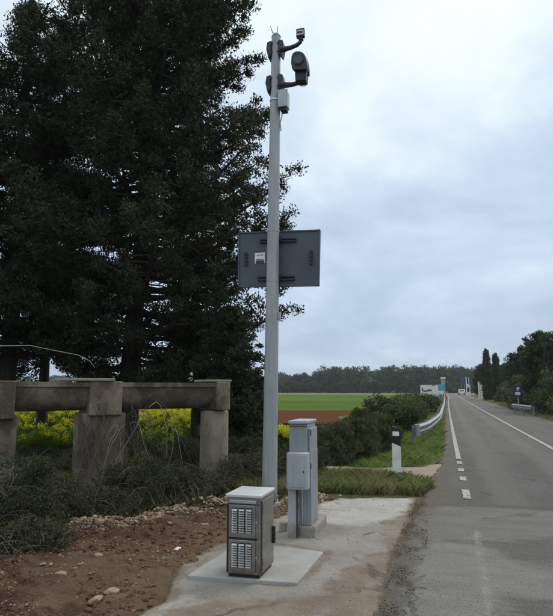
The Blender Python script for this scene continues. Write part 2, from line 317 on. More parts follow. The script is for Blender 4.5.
M['blue'] = mat('blue_sign', [(.012,.045,.16), (.018,.06,.20), (.022,.07,.22)], 4, rough=.45)
M['teal'] = mat('turquoise_sign', [(.05,.30,.42), (.07,.36,.48), (.08,.40,.52)], 4, rough=.45)
M['red'] = mat('red_paint', [(.35,.03,.035), (.45,.05,.05), (.5,.06,.06)], 6, rough=.5)
M['render'] = mat('pale_render', [(.55,.53,.48), (.64,.62,.57), (.68,.66,.62)], 2, rough=.9, bump=.01, bscale=20)
M['sandstone'] = mat('beige_stone', [(.34,.28,.22), (.42,.36,.29), (.46,.40,.33)], 3, rough=.95, bump=.02, bscale=20)
M['tyre'] = mat('tyre_rubber', [(.015,.015,.016), (.02,.02,.02), (.03,.03,.03)], 6, rough=.85)
M['carpaint'] = mat('white_car_paint', [(.70,.71,.72), (.76,.77,.78), (.78,.79,.80)], 2, rough=.3, coat=.4)
M['carglass'] = mat('car_glass', [(.015,.018,.02), (.02,.024,.028), (.03,.034,.04)], 2, rough=.08, spec=.6)
M['bark'] = mat('cypress_bark', [(.022,.018,.014), (.04,.033,.026), (.06,.05,.04)], 5, rough=.95, bump=.03, bscale=18, stretch=(1, 1, .2))
M['twig'] = mat('dry_stems', [(.06,.05,.038), (.10,.085,.066), (.16,.14,.112)], 5, rough=.95)
M['drystem'] = mat('pale_dry_cane', [(.30,.26,.2), (.38,.34,.27), (.44,.40,.33)], 6, rough=.8)
M['cypress'] = leafmat('cypress_foliage', (.020,.026,.012), (.034,.042,.017), (.052,.058,.024), .8)
M['cypress2'] = leafmat('dull_conifer_foliage', (.018,.026,.014), (.03,.042,.02), (.044,.056,.026), .9)
M['pine'] = leafmat('pine_foliage', (.028,.042,.018), (.046,.064,.026), (.068,.086,.034), .6)
M['bush'] = leafmat('dark_bush_leaves', (.038,.058,.018), (.064,.09,.028), (.10,.125,.042), 1.1)
M['bush2'] = leafmat('olive_bush_leaves', (.065,.078,.028), (.10,.115,.042), (.15,.155,.06), 1.0)
M['broom'] = leafmat('broom_stems', (.05,.066,.026), (.08,.098,.038), (.14,.132,.064), 1.8)
M['bramble'] = leafmat('bramble_leaves', (.032,.039,.016), (.054,.062,.025), (.10,.098,.046), 2.4)
M['grass'] = leafmat('fresh_grass', (.15,.225,.055), (.21,.29,.075), (.29,.34,.13), 1.4, .35, .5)
M['weedleaf'] = leafmat('weed_leaves', (.11,.15,.04), (.16,.20,.06), (.24,.25,.10), 2.5, .4, .35)
M['weed'] = leafmat('weedy_grass', (.17,.19,.07), (.25,.25,.10), (.40,.34,.20), 2.2, .4, .5)
M['drygrass'] = leafmat('dry_grass', (.11,.095,.05), (.17,.15,.085), (.24,.21,.13), 1.6, .3, .25)
M['mustleaf'] = leafmat('mustard_leaves', (.09,.165,.022), (.15,.24,.03), (.23,.32,.042), 1.0, .3, .5)
M['mustflower'] = leafmat('yellow_petals', (.56,.56,.02), (.66,.64,.03), (.74,.70,.05), 2.0, .2, .5)
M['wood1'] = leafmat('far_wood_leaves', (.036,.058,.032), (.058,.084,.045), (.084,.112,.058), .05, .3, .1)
M['wood_hazed'] = leafmat('haze_tinted_wood_leaves', (.05,.075,.058), (.07,.098,.074), (.092,.122,.09), .04, .25, .1)  # distance haze put into the leaf colour as a paler, bluer tint

# ------------------------------------------------------------------ foliage
def nrm(a): return a/np.maximum(np.linalg.norm(a, axis=-1, keepdims=True), 1e-9)
def leaf_mesh(name, cen, rad, n, ln, wd, out_w=.7, up_w=.4, rnd=.8, shell=.45, mesh=True):
    """n leaf-sized diamonds round each clump centre"""
    cen = np.asarray(cen, float); rad = np.asarray(rad, float)
    if rad.ndim == 1: rad = np.repeat(rad[:, None], 3, 1)
    k = len(cen); N_ = k*n
    d = nrm(rng.normal(size=(k, n, 3))); r = rng.random((k, n, 1))**shell
    pos = (cen[:, None] + d*r*rad[:, None]).reshape(N_, 3); d = d.reshape(N_, 3)
    ax = nrm(d*out_w + np.array([0, 0, up_w]) + rng.normal(size=(N_, 3))*rnd)
    sd_ = nrm(np.cross(ax, rng.normal(size=(N_, 3))))
    l = ln*(.6+.8*rng.random((N_, 1))); w_ = wd*(.6+.8*rng.random((N_, 1)))
    V = np.stack([pos - ax*l*.5, pos + sd_*w_*.5 + ax*l*.05, pos + ax*l*.5, pos - sd_*w_*.5 + ax*l*.05], 1)
    Fq = np.arange(N_*4).reshape(N_, 4)
    return mesh_np(name, V.reshape(-1, 3), Fq) if mesh else V
def blades(name, xy, z, h, wd, m, lean=.35, parent=None, kind='stuff', label=None, cat=None):
    n = len(xy); h = h*(.4+.9*rng.random(n))*(.35+1.3*fbm(xy[:, 0]*1.7, xy[:, 1]*1.7, 88)); a = rng.random(n)*2*math.pi; b = rng.random(n)*2*math.pi
    base = np.column_stack([xy, z]); side = np.column_stack([np.cos(a), np.sin(a), np.zeros(n)])*wd/2
    lv = np.column_stack([np.cos(b), np.sin(b), np.zeros(n)])*(h*lean*(.3+rng.random(n)))[:, None]
    mid = base + lv*.35 + np.column_stack([np.zeros(n), np.zeros(n), h*.6]); tip = base + lv + np.column_stack([np.zeros(n), np.zeros(n), h])
    V = np.stack([base-side, base+side, mid+side*.7, tip, mid-side*.7], 1).reshape(-1, 3)
    me = mesh_np(name, V, np.arange(n*5).reshape(n, 5)); o = link(name, me, m, parent)
    if parent is None: tag(o, label, cat, kind=kind)
    return o
def conifer(name, label, group, base, H, r0, prof, z_lo, nl, cr, npc, ln, wd, m, lean=(0, 0), up=(-.05, .45), dens=1.0, flat=.6, cat='tree', trunk_top=None, lo=.72, holes=0.0):
    bx, by, bz = base; root = empty(name, base); tag(root, label, cat, group)
    tk = MB(); zt = trunk_top or H*.97
    wob = [(random.uniform(-.06, .06), random.uniform(-.06, .06)) for _ in range(12)]
    def tp(z):
        s = z/H; k = min(10, int(s*10)); f = s*10-k
        wx = wob[k][0]*(1-f)+wob[k+1][0]*f; wy = wob[k][1]*(1-f)+wob[k+1][1]*f
        return Vector((bx + lean[0]*s + wx*min(1, s*4), by + lean[1]*s + wy*min(1, s*4), bz+z))
    zs = [zt*i/14 for i in range(15)]
    tk.tube([tp(z) for z in zs], [r0*(1.25 if i == 0 else 1)*(1-.93*z/zt)+.012 for i, z in enumerate(zs)], 9)
    cen, rad = [], []; az = random.random()*6
    for i in range(nl):
        u = (i+random.random())/nl; z = z_lo+(H-z_lo)*u; az += 2.4+random.uniform(-.5, .5)
        Ln = prof(z)*random.uniform(lo, 1.06); el = random.uniform(*up)
        if Ln < .15: continue
        p0 = tp(min(z, zt)); dv = Vector((math.cos(az), math.sin(az), 0)); pts = []
        bend = random.uniform(-.25, .25); sdv = Vector((-dv.y, dv.x, 0))
        for k in range(6):
            s = k/5; pts.append(p0 + dv*Ln*s + sdv*bend*Ln*s*s*.6 + Vector((0, 0, Ln*(el*s + .12*s*s - .1*math.sin(s*3.1)))))
        rr = .012+.018*Ln; tk.tube(pts[:5], [rr*(1-.85*k/5) for k in range(5)], 5, False)
        nc = max(2, int(Ln/(cr*.62)*dens))
        for q in range(nc):
            s = .22+.8*(q+random.random()*.6)/nc; s = min(s, 1.0); kk = min(4, int(s*5)); f = s*5-kk; b = pts[kk].lerp(pts[kk+1], f)
            for sgn in ((-1, 1) if s < .9 else (0,)):
                off = sdv*sgn*random.uniform(.08, .30)*Ln*(1.15-s)**.5 + Vector((0, 0, random.uniform(-.12, .16)))
                c = b + off
                if holes and noise2(c.x*1.6+c.y*.6, c.z*1.8, 77) < holes+.14: continue
                R_ = cr*random.uniform(.6, 1.15)*(1.05-.3*s)
                cen.append(c); rad.append((R_, R_, R_*flat))
                if sgn and random.random() < .6: tk.tube([b, b.lerp(c, .6)+Vector((0, 0, .03)), c], [rr*.3, rr*.22, .004], 4, False)
    # leading shoot
    for q in range(5): c = tp(H*(.93+.018*q)); cen.append(c); rad.append((cr*.5, cr*.5, cr*.6))
    tk.build('trunk', M['bark'], root, smooth=True)
    me = leaf_mesh('crown', cen, rad, npc, ln, wd, shell=.75, up_w=.5); link('crown', me, m, root)
    return root
def shrub(name, label, cat, group, x, y, z0, rx, ry, h, ncl, npc, ln, wd, m, stem=None, nst=14, up_w=.4, cr=.28, lobes=5, low=.1, rnd=.8):
    root = empty(name, (x, y, z0)); tag(root, label, cat, group)
    lob = [(random.uniform(-.5, .5), random.uniform(-.5, .5), random.uniform(.72, 1.0), random.uniform(.5, .75)) for _ in range(lobes)]
    lob[0] = (random.uniform(-.15, .15), random.uniform(-.15, .15), 1.0, .7)
    cen, rad = [], []; tries = 0
    while len(cen) < ncl and tries < ncl*60:
        tries += 1; a, b, c = random.uniform(-1, 1), random.uniform(-1, 1), random.random()
        for lx, ly, lh, lr in lob:
            if c > lh: continue
            wdt = lr*math.sqrt(max(0, 1-(max(0, c/lh-.35)/.68)**2)); dd = math.hypot(a-lx, b-ly)
            if dd < wdt and (dd > wdt*.45 or c > lh*.6):
                cen.append((x+a*rx, y+b*ry, z0+h*(low+(1-low)*c))); q = cr*random.uniform(.6, 1.2); rad.append((q, q, q*.8)); break
    st = MB()
    for i in range(nst):
        c = Vector(random.choice(cen)); b = Vector((x+random.uniform(-.25, .25)*rx, y+random.uniform(-.25, .25)*ry, z0-.03)); mid = b.lerp(c, .55)+Vector((random.uniform(-.1, .1), random.uniform(-.1, .1), .12*h))
        st.tube([b, mid, c], [.006+.008*h, .004+.005*h, .004], 5, False)
    if name == 'bramble':
        for i in range(48):                                # loose arching shoots that leave the mass
            p = Vector((x+random.uniform(-1, 1)*rx, y+random.uniform(-1, 1)*ry, z0+h*random.uniform(.2, .8))); d = Vector((random.uniform(-1, 1), random.uniform(-1, .6), random.uniform(.4, 1.5))).normalized(); pts = [p]
            for k in range(6): d = (d+Vector((random.uniform(-.4, .4), random.uniform(-.4, .4), -.28))).normalized(); p = p+d*.085; pts.append(p)
            st.tube(pts, [.0035, .0035, .003, .003, .0025, .002, .0015], 4, False)
    tag(st.build('stems', stem or M['twig'], root), kind='stuff')
    link('foliage', leaf_mesh('foliage', cen, rad, npc, ln, wd, up_w=up_w, rnd=rnd), m, root)
    return root

# ================================================================== SETTING
def shift(y):
    y = np.maximum(np.asarray(y, float), 0); return np.where(y < 130, 1.4*(y/129)**1.5, 1.416 + (y-130)*.006)
def axis(*segs):
    o = [];
    for a, b, st in segs: o.append(np.arange(a, b, st))
    return np.concatenate(o + [[segs[-1][1]]])
# ground: one sheet to the horizon
gx = axis((-1600, -200, 200), (-200, -40, 20), (-40, -12, 2), (-12, 8, .2), (8, 40, 2), (40, 200, 20), (200, 1600, 200))
gy = axis((-300, -20, 40), (-20, 2, 2), (2, 22, .2), (22, 60, 2), (60, 300, 20), (300, 2600, 230))
def zground(X, Y):
    near = np.clip(1-(np.abs(Y-10)-14)/10, 0, 1)
    off = np.clip((-X-2.5)/1.5, 0, 1)
    return -.075 + near*off*(.16*(fbm(X*.7, Y*.7, 5)-.5) - .05) + np.where((Y > 22) | (X < -12), -.0, 0)
sheet('ground', gx, gy, zground, M['ground'])

# road: asphalt with ragged left edge
def xl(y):
    e = np.interp(y, [0, 5, 7.5, 9.6, 11.5, 14, 18, 60], [-.62, -.62, -.52, -.24, -.24, -.06, .02, .06]); return e + shift(y)
def xr(y): return 5.35 + shift(y)*1.0
ry_ = axis((-6, 3, 1), (3, 16, .05), (16, 40, .25), (40, 460, 4))
ru = np.concatenate([np.arange(-.22, .3, .02), np.arange(.3, 4.0, .05), np.arange(4.0, 5.0, .25), [5.1, 5.3, 5.45, 5.6]])
U_, Y_ = np.meshgrid(ru, ry_)
Xr = np.where(U_ < .35, xl(Y_) + U_, xl(Y_)+.35 + (U_-.35)*(xr(Y_)-xl(Y_)-.35)/(5.45-.35))
rag = (fbm(Xr*3, Y_*3, 21)-.5)*.26*np.clip((20-Y_)/8, .12, 1)
eg = np.minimum(U_ + rag, 5.5-U_)
def road_rel(X, Y): return .012*(fbm(X*.8, Y*.4, 31)-.5)
Zr = road_rel(Xr, Y_) + np.clip((eg)/.06, -1.6, 0)*.05
nx, ny = len(ru), len(ry_); I, J = np.meshgrid(np.arange(nx-1), np.arange(ny-1)); a = (J*nx+I).ravel()
rme = mesh_np('road', np.stack([Xr, Y_, Zr], -1).reshape(-1, 3), np.stack([a, a+1, a+nx+1, a+nx], -1))
gp = lambda *q: [gnd(a, b)[:2] for a, b in q]
def zone(poly, soft, X=None, Y=None): return np.clip(.5 + sdf(Xr if X is None else X, Y_ if Y is None else Y, poly)/soft, -.5, 1.5)
ctr = Xr - shift(Y_)
add_attr(rme, 'old', zone(gp((415, 505), (470, 506), (553, 511), (700, 522), (760, 900), (380, 900)), .35))
add_attr(rme, 'pale', zone(gp((418, 549), (448, 541), (478, 538), (497, 556), (522, 565), (548, 574), (570, 604), (505, 592), (489, 604), (500, 660), (390, 660)), .35))
add_attr(rme, 'line', np.maximum(zone(gp((474.5, 530), (478, 530), (494, 616), (500, 680), (488, 680), (484.5, 616)), .16), zone(gp((462, 503), (466, 503), (474, 520), (470, 520)), .2)-.25))
add_attr(rme, 'dark', np.maximum.reduce([zone(gp((425, 503), (470, 503.5), (560, 508), (560, 511), (470, 507), (425, 506)), .2), zone(gp((445, 538), (475, 540), (500, 542), (560, 536), (560, 566), (520, 562), (495, 549), (470, 544), (445, 543)), .3), zone(gp((495, 592), (560, 598), (600, 660), (505, 660)), .5)-.15]))
add_attr(rme, 'track', np.where(Y_ > 9.3, np.maximum(np.exp(-((ctr-.95)/.35)**2), np.exp(-((ctr-2.25)/.35)**2))*.75, 0))
add_attr(rme, 'earth', np.clip(1.0-(Xr-xl(Y_)-.0)/np.interp(Y_, [0, 8, 10, 14, 18, 60], [.62, .55, .5, .6, .35, .25]), -.3, 1.1)*.85)
road = link('road', rme, M['road'], smooth=True)
tag(road, kind='structure')
def stripe(name, x_of, y0, y1, wd, n):
    ys = np.linspace(y0, y1, n); v, f = [], []
    for i, y in enumerate(ys):
        x = float(x_of(y))
        for s in (-.5, .5): v.append((x+s*wd, y, .0115))
    f = [(2*i, 2*i+1, 2*i+3, 2*i+2) for i in range(n-1)]
    me = bpy.data.meshes.new(name); me.from_pydata(v, [], f); return link(name, me, M['paint'], road)
edge_x = lambda y: .31 + shift(y)
stripe('edge_line', edge_x, 14.9, 300, .115, 140)
for y0, y1 in ((14.0, 14.45), (12.75, 13.2), (11.5, 12.0), (9.65, 10.5)):
    stripe('edge_dash', edge_x, y0, y1, .115, 3)
stripe('centre_line', lambda y: 2.9 + shift(y)*.75 - .0, 15.5, 260, .12, 140)

# shoulder dirt between concrete and asphalt, apron, soil, track
def patch(name, poly, res, top, m, thick=.06, rag_=.25, rs=2.5, seed=3, relief=None, soft=.10, parent=None, attrs=None):
    xs = [p[0] for p in poly]; ys = [p[1] for p in poly]
    gx_ = np.arange(min(xs)-.3, max(xs)+.3+res, res); gy_ = np.arange(min(ys)-.3, max(ys)+.3+res, res)
    def s(X, Y): return sdf(X, Y, poly) + (fbm(X*rs, Y*rs, seed)-.5)*rag_*2
    def z(X, Y):
        d = s(X, Y); base = top + (relief(X, Y) if relief else 0)
        return base + np.clip(d/soft, -2, 0)*thick - np.clip(1-d/(soft*2), 0, 1)**2*thick*.3
    return sheet(name, gx_, gy_, z, m, parent, attrs=attrs, keep=lambda X, Y: s(X, Y) > -soft*2.2)
apron_poly = [(-2.25, 2.8), (-2.2, 4.6), (-2.4, 5.4), (-2.35, 6.6), (-1.95, 8.3), (-1.55, 9.15), (-.42, 9.5), (-.38, 8.3), (-.46, 7.3), (-.52, 6.4), (-.50, 5.4), (-.45, 2.8)]
dz_poly = gp((300, 640), (325, 590), (352, 566), (380, 552), (396, 520), (425, 500), (425, 560), (402, 600), (395, 680), (250, 680))
dz2 = gp((150, 616), (215, 603), (330, 598), (330, 640), (140, 660))
slab_poly = gp((183, 577), (297, 589), (327, 554), (240, 541))
def a_dust(X, Y):
    e = sdf(X, Y, apron_poly)
    return np.maximum.reduce([np.clip(.5+sdf(X, Y, dz_poly)/.5, -.5, 1.2), np.clip(.45+sdf(X, Y, dz2)/.4, -.5, 1.0), np.clip(.85-e/.28, -.5, 1.1), .62-np.abs(sdf(X, Y, slab_poly)+.03)/.16])
def a_earth(X, Y):
    return np.maximum(np.clip(.62-sdf(X, Y, apron_poly)/.16, -.5, 1), np.clip(.35+sdf(X, Y, gp((404, 518), (424, 508), (420, 560), (400, 584)))/.30, -.5, .85))
patch('concrete_apron', apron_poly, .03, .022, M['apron_ground'], rag_=.2, rs=3.0, seed=14, soft=.06, relief=lambda X, Y: .014*(fbm(X*1.6, Y*1.6, 6)-.5)+.014*(fbm(X*9, Y*9, 9)-.5),
      attrs={'dust': a_dust, 'earth': a_earth, 'pale': lambda X, Y: np.maximum(np.clip(.55+sdf(X, Y, gp((322, 500), (418, 498), (412, 516), (360, 528), (322, 524)))/.4, -.5, 1.2), np.clip(.4+sdf(X, Y, gp((150, 600), (200, 596), (206, 606), (150, 640)))/.3, -.5, 1))})
soil_poly = [(-2.05, 2.8), (-2.1, 4.6), (-2.3, 5.4), (-2.2, 6.7), (-1.85, 8.0), (-1.55, 9.1), (-1.75, 9.5), (-2.35, 8.9), (-3.0, 8.15), (-3.7, 7.1), (-4.25, 6.2), (-4.5, 4.8), (-4.6, 2.8)]
def soil_rel(X, Y):
    d = np.clip(-(X+2.2), 0, 2); r = .06*np.clip(d, 0, 1) + .17*(fbm(X*1.7, Y*1.7, 40)-.5)*np.clip(d*2, .15, 1) + (.14*(fbm(X*6, Y*4.5, 44, 5)-.5) + .05*np.abs(fbm(X*15, Y*11, 47, 3)-.5))*np.clip(.35+d, 0, 1)
    return r
def a_tan(X, Y):
    d2 = np.full(X.shape, 9.0)
    for (ax, ay), (bx, by) in zip(crest[:-1], crest[1:]):
        t = np.clip(((X-ax)*(bx-ax)+(Y-ay)*(by-ay))/((bx-ax)**2+(by-ay)**2), 0, 1); d2 = np.minimum(d2, np.hypot(X-ax-t*(bx-ax), Y-ay-t*(by-ay)))
    return np.maximum.reduce([.95-d2/.5, .7-(X+2.45)/-.5*.5*np.clip((9-Y)/3, 0, 1.0), .38+.8*(fbm(X*.9, Y*.9, 91)-.5)])
crest = [(-4.15, 6.35), (-3.75, 6.95), (-3.1, 7.95), (-2.5, 8.7), (-1.95, 9.3)]
soil = patch('red_soil', soil_poly, .022, .005, M['redsoil'], rag_=.24, rs=3, seed=17, relief=soil_rel, soft=.12, attrs={'tan': a_tan, 'dark': lambda X, Y: .25+.5*np.clip(-(X+2.9)/1.2, 0, 1)+1.0*(fbm(X*.8, Y*.8, 95)-.5)})
patch('dirt_track', [(-9, 11.2), (-3, 11.75), (-1.2, 11.75), (-.25, 11.4), (.0, 12.5), (-.05, 14.2), (-.5, 13.5), (-1.5, 13.05), (-3, 13.2), (-9, 12.8)], .06, -.012, M['track'], rag_=.16, seed=23, relief=lambda X, Y: .03*(fbm(X*3, Y*3, 2)-.5))
patch('grass_verge', [(-2.9, 9.25), (-1.6, 9.5), (-.3, 9.75), (-.25, 11.3), (-1.2, 11.6), (-2.9, 11.6)], .06, -.02, M['verge'], rag_=.2, seed=29, relief=lambda X, Y: .05*(fbm(X*3, Y*3, 12)-.4))
def bank_rel(X, Y): return .05*(fbm(X*2, Y*2, 13)-.4) - .18*np.clip((-X-1.2)/1.5, 0, 1)
patch('grass_bank', [(-3.2, 13.3), (-1.5, 13.2), (-.35, 13.9), (-.02, 15.5), (.05, 22), (.25, 45), (.9, 100), (-.6, 100), (-2.6, 50), (-3.2, 25)], .25, -.03, M['verge'], rag_=.12, seed=37, relief=bank_rel)
# right verge and fields
ys_v = axis((8, 60, 1), (60, 260, 5)); uu = np.array([-.15, .2, .8, 1.6, 3, 6])
Uv, Yv = np.meshgrid(uu, ys_v); Xv = xr(Yv)+Uv+.05*(noise2(Yv*2, Uv, 3)-.5); Zv = np.where(Uv < 0, -.05, .0)+.03*(noise2(Xv*3, Yv*3, 9)-.5)+.02*np.clip(Uv, 0, 2)
nx, ny = len(uu), len(ys_v); I, J = np.meshgrid(np.arange(nx-1), np.arange(ny-1)); a = (J*nx+I).ravel()
tag(link('roadside_verge', mesh_np('roadside_verge', np.stack([Xv, Yv, Zv], -1).reshape(-1, 3), np.stack([a, a+1, a+nx+1, a+nx], -1)), M['verge'], smooth=True), kind='structure')
def flat(name, pts, z, m):
    v = []                                                 # field edges wander a little
    for i in range(len(pts)):
        (ax, ay), (bx, by) = pts[i], pts[(i+1) % len(pts)]
        for k in range(60):
            t = k/60; x = ax+(bx-ax)*t; y = ay+(by-ay)*t; v.append((x+(noise2(x*.3, y*.3, 5)-.5)*1.2, y+(noise2(x*.25, y*.25, 6)-.5)*(y*.045), z))
    me = bpy.data.meshes.new(name); me.from_pydata(v, [], [tuple(range(len(v)))]); return tag(link(name, me, m), kind='structure')
flat('ploughed_field', [(-90, 29), (-4.4, 29), (-6.6, 47), (-90, 47)], -.055, M['ploughed'])
flat('meadow_corner', [(-4.6, 28), (-2.8, 28), (-2.8, 47), (-6.9, 47)], -.053, M['field2'])
flat('green_field', [(-260, 47), (-3.0, 47), (-4, 215), (-300, 215)], -.05, M['field'])
flat('pale_green_field', [(-270, 84), (-3.0, 84), (-3.4, 120), (-280, 120)], -.046, M['field2'])
flat('dry_field', [(-300, 165), (-4, 165), (-10, 262), (-360, 262)], -.045, M['dryfield'])

# ================================================================== SPEED CAMERA POLE AND WHAT HANGS ON IT
YP = 8.3
b0 = Vector(gnd(269.3, 506.0)); YP = b0.y; t0 = Vector(at(276.2, 36, YP))
pole = empty('camera_pole', (b0.x, b0.y, 0)); tag(pole, 'tall tapered grey steel pole standing behind the steel cabinet', 'pole')
pb = MB(); pb.tube([b0.lerp(t0, i/8)-Vector((0, 0, .05 if i == 0 else 0)) for i in range(9)], [.112-.041*i/8 for i in range(9)], 24); pb.build('shaft', M['galv'], pole, smooth=True)
def on_pole(z): return b0.lerp(t0, z/t0.z)
def pr(z): return .112-.041*z/t0.z
fl = MB(); fl.tube([(b0.x, b0.y, -.03), (b0.x, b0.y, .06)], .16, 24); fl.build('base_collar', M['slab'], pole, smooth=True)
for z in (at(276, 43, YP)[2], at(275, 231, YP)[2], at(275, 281, YP)[2]):
    p = on_pole(z); q = MB(); q.tube([p-Vector((0, 0, .018)), p+Vector((0, 0, .018))], pr(z)+.004, 24); q.build('band', M['galv'], pole, smooth=True)
p = on_pole(at(272, 316, YP)[2]); q = MB(); q.box(p.x+pr(p.z)-.004, p.x+pr(p.z)+.04, p.y-.04, p.y+.02, p.z-.05, p.z+.05); q.build('clip', M['galv'], pole, bevel=.004)
cp = MB(); cp.tube([t0-Vector((0, 0, .02)), t0+Vector((0, 0, .03))], [.076, .05], 20); cp.build('cap', M['galv'], pole, smooth=True)
for k, (dx_, dz_) in enumerate(((-.075, .19), (.02, .17))):
    q = MB(); a_ = t0+Vector((dx_*.3, 0, 0)); q.tube([a_, a_+Vector((dx_*.6, .01, dz_*.5)), a_+Vector((dx_*1.0, .0, dz_))], [.011, .008, .005], 6); q.build('cable_end', M['galv'], pole, smooth=True)
pxm = (YP**2+b0.x**2)**.5/F_PX*1.06                                  # metres per photo pixel up there, roughly

def clamp(parent, z, hgt):
    p = on_pole(z); r = pr(z)
    for s in (-1, 1):
        q = MB(); o = [(p.x+s*(r-.012), p.y-.075, z-hgt*.36), (p.x+s*(r-.012), p.y-.075, z+hgt*.5), (p.x+s*(r+.055), p.y-.075, z+hgt*.42), (p.x+s*(r+.07), p.y-.075, z), (p.x+s*(r+.035), p.y-.075, z-hgt*.62)]
        q.prism(o, (0, 0, 0), (0, .15, 0)); q.build('clamp_jaw', M['darkmetal'], parent, bevel=.008)
    for dz_ in (-.25, .28):
        q = MB(); q.tube([(p.x-r-.05, p.y-.06, z+hgt*dz_), (p.x+r+.06, p.y-.06, z+hgt*dz_)], .009, 8); q.build('clamp_bolt', M['darkmetal'], parent, smooth=True)
# upper sensor on its curved arm
zc_ = at(276, 50, YP)[2]
se = empty('roadside_sensor', on_pole(zc_)); tag(se, 'small pale boxed sensor on the topmost curved arm of the pole', 'sensor')
clamp(se, zc_, .26)
ya = YP-.06
arm = [Vector(at(*p, ya)) for p in ((280, 49.5), (285, 49), (291, 47.5), (297, 45), (300.4, 42), (301, 38.5))]
q = MB(); q.tube(arm, [.055, .042, .034, .032, .030, .026], 12); q.build('arm', M['darkmetal'], se, smooth=True)
c0 = Vector(at(300.8, 34, ya)); hw = 4.1*pxm
q = MB(); q.box(c0.x-hw, c0.x+hw, ya-.05, ya+.02, c0.z-.068, c0.z+.068); q.build('housing', M['darkmetal'], se, bevel=.006)
q = MB(); q.box(c0.x-hw*.86, c0.x+hw*.86, ya-.056, ya-.0505, c0.z-.040, c0.z+.034); q.build('face_panel', M['reflector'], se)
for k in (-.5, -.05, .42):
    q = MB(); q.box(c0.x+hw*k-.014, c0.x+hw*k+.014, ya-.062, ya-.0565, c0.z-.020, c0.z+.014); q.build('emitter', M['ink'], se)
q = MB(); q.box(c0.x-.035, c0.x+.035, ya-.035, ya+.04, c0.z-.1, c0.z-.069); q.build('foot', M['darkmetal'], se)
# lower camera
zc2 = at(276, 84, YP)[2]
ca = empty('traffic_camera', on_pole(zc2)); tag(ca, 'dark hooded traffic camera facing the viewer on the lower pole arm', 'camera')
clamp(ca, zc2, .26)
arm = [Vector(at(*p, ya)) for p in ((280, 84.5), (286, 85), (292, 84.6), (297, 83.2), (301, 81.5))]
q = MB(); q.tube(arm, [.055, .044, .037, .034, .032], 12); q.build('arm', M['darkmetal'], ca, smooth=True)
def outline(pts, y): return [Vector(at(px, py, YP-.1)) + Vector((0, y, 0)) for px, py in pts]
head = [(293.4, 70), (292.4, 64), (292.8, 58), (294.2, 54.6), (297, 52.8), (300.6, 52.6), (304.2, 54), (306.4, 57), (307.8, 62), (308.6, 68.5), (307.6, 71), (295, 71.5)]
q = MB(); q.prism(outline(head, 0), (0, -.10, -.03), (0, .10, .02)); q.build('hood', M['darkplastic'], ca, smooth=True, bevel=.012)
body = [(295.2, 69), (295.8, 82), (306.2, 81.4), (307.2, 69)]
q = MB(); q.prism(outline(body, 0), (0, -.04, 0), (0, .12, .0)); q.build('body', M['darkplastic'], ca, bevel=.012)
lc = Vector(at(299.8, 62, YP-.1)); q = MB(); q.tube([lc+Vector((0, -.118, -.02)), lc+Vector((0, -.09, -.02))], .085, 24); q.build('lens_ring', M['darkmetal'], ca, smooth=True)
q = MB(); q.tube([lc+Vector((0, -.124, -.02)), lc+Vector((0, -.1185, -.02))], .066, 24); q.build('lens', M['glass'], ca, smooth=True)
hb = Vector(at(307.4, 73, YP)); q = MB(); q.box(hb.x-.01, hb.x+.035, hb.y-.03, hb.y+.02, hb.z-.05, hb.z+.05); q.build('hinge', M['darkmetal'], ca, bevel=.005)
cab = [Vector(at(*p, YP-.02)) for p in ((298, 84), (301, 85.8), (305, 86), (307, 84.3), (305.5, 82.4), (303.5, 81.5))]
q = MB(); q.tube(cab, .007, 6); q.build('cable', M['junction'], ca, smooth=True)
# junction box
j0 = Vector(at(279.4, 111.5, YP)); j1 = Vector(at(288.6, 92.5, YP))
jb = empty('junction_box', (j0.x, YP, j0.z)); tag(jb, 'light grey junction box strapped to the pole below the dark camera', 'box')
q = MB(); q.box(j0.x+.012, j1.x, YP-.09, YP+.07, j0.z+.03, j1.z); q.build('body', M['junction'], jb, bevel=.012)
q = MB(); q.box(j0.x+.004, j1.x+.008, YP-.115, YP-.0905, j0.z+.022, j1.z+.008); q.build('lid', M['junction'], jb, bevel=.008)
q = MB(); q.box(j0.x+.03, j1.x-.02, YP-.08, YP+.06, j0.z-.02, j0.z+.0295); q.build('base_plate', M['darkmetal'], jb, bevel=.004)
zz = at(276, 100.5, YP)[2]; pp = on_pole(zz); q = MB(); q.tube([pp-Vector((.0, 0, .014)), pp+Vector((0, 0, .010))], pr(zz)+.010, 22); q.build('strap', M['reflector'], jb, smooth=True)
jc = Vector(at(282, 112.5, YP)); q = MB(); q.tube([jc+Vector((0, 0, .03)), jc+Vector((.0, 0, -.06)), jc+Vector((-.03, 0, -.16)), on_pole(jc.z-.3)+Vector((pr(2)+.0, -.01, 0))], .011, 6); q.build('cable', M['junction'], jb, smooth=True)
# sign board, seen from behind
YB = YP+.16
cs = [Vector(at(*p, YB)) for p in ((239.2, 232.9), (319.7, 230.2), (318.6, 285.4), (238.8, 286.8))]
sb = empty('traffic_sign', on_pole((cs[0].z+cs[3].z)/2)); tag(sb, 'back of a wide grey rectangular road sign bolted to the pole', 'sign')
q = MB(); q.prism(cs, (0, 0, 0), (0, .035, 0)); q.build('panel', M['signback'], sb, bevel=.006)
def lerp4(u, v): return (cs[0].lerp(cs[1], u)).lerp(cs[3].lerp(cs[2], u), v)
fr = MB()
for (a_, b_) in ((0, 1), (1, 2), (2, 3), (3, 0)):
    d = (cs[b_]-cs[a_]); n_ = Vector((0, 0, 1)) if abs(d.x) > abs(d.z) else Vector((1, 0, 0)); c = (cs[a_]+cs[b_])/2
    fr.obox(c+Vector((0, .012, 0)), d/2+d.normalized()*.008, (0, .03, 0), n_*.009)
fr.build('edge_trim', M['signback'], sb)
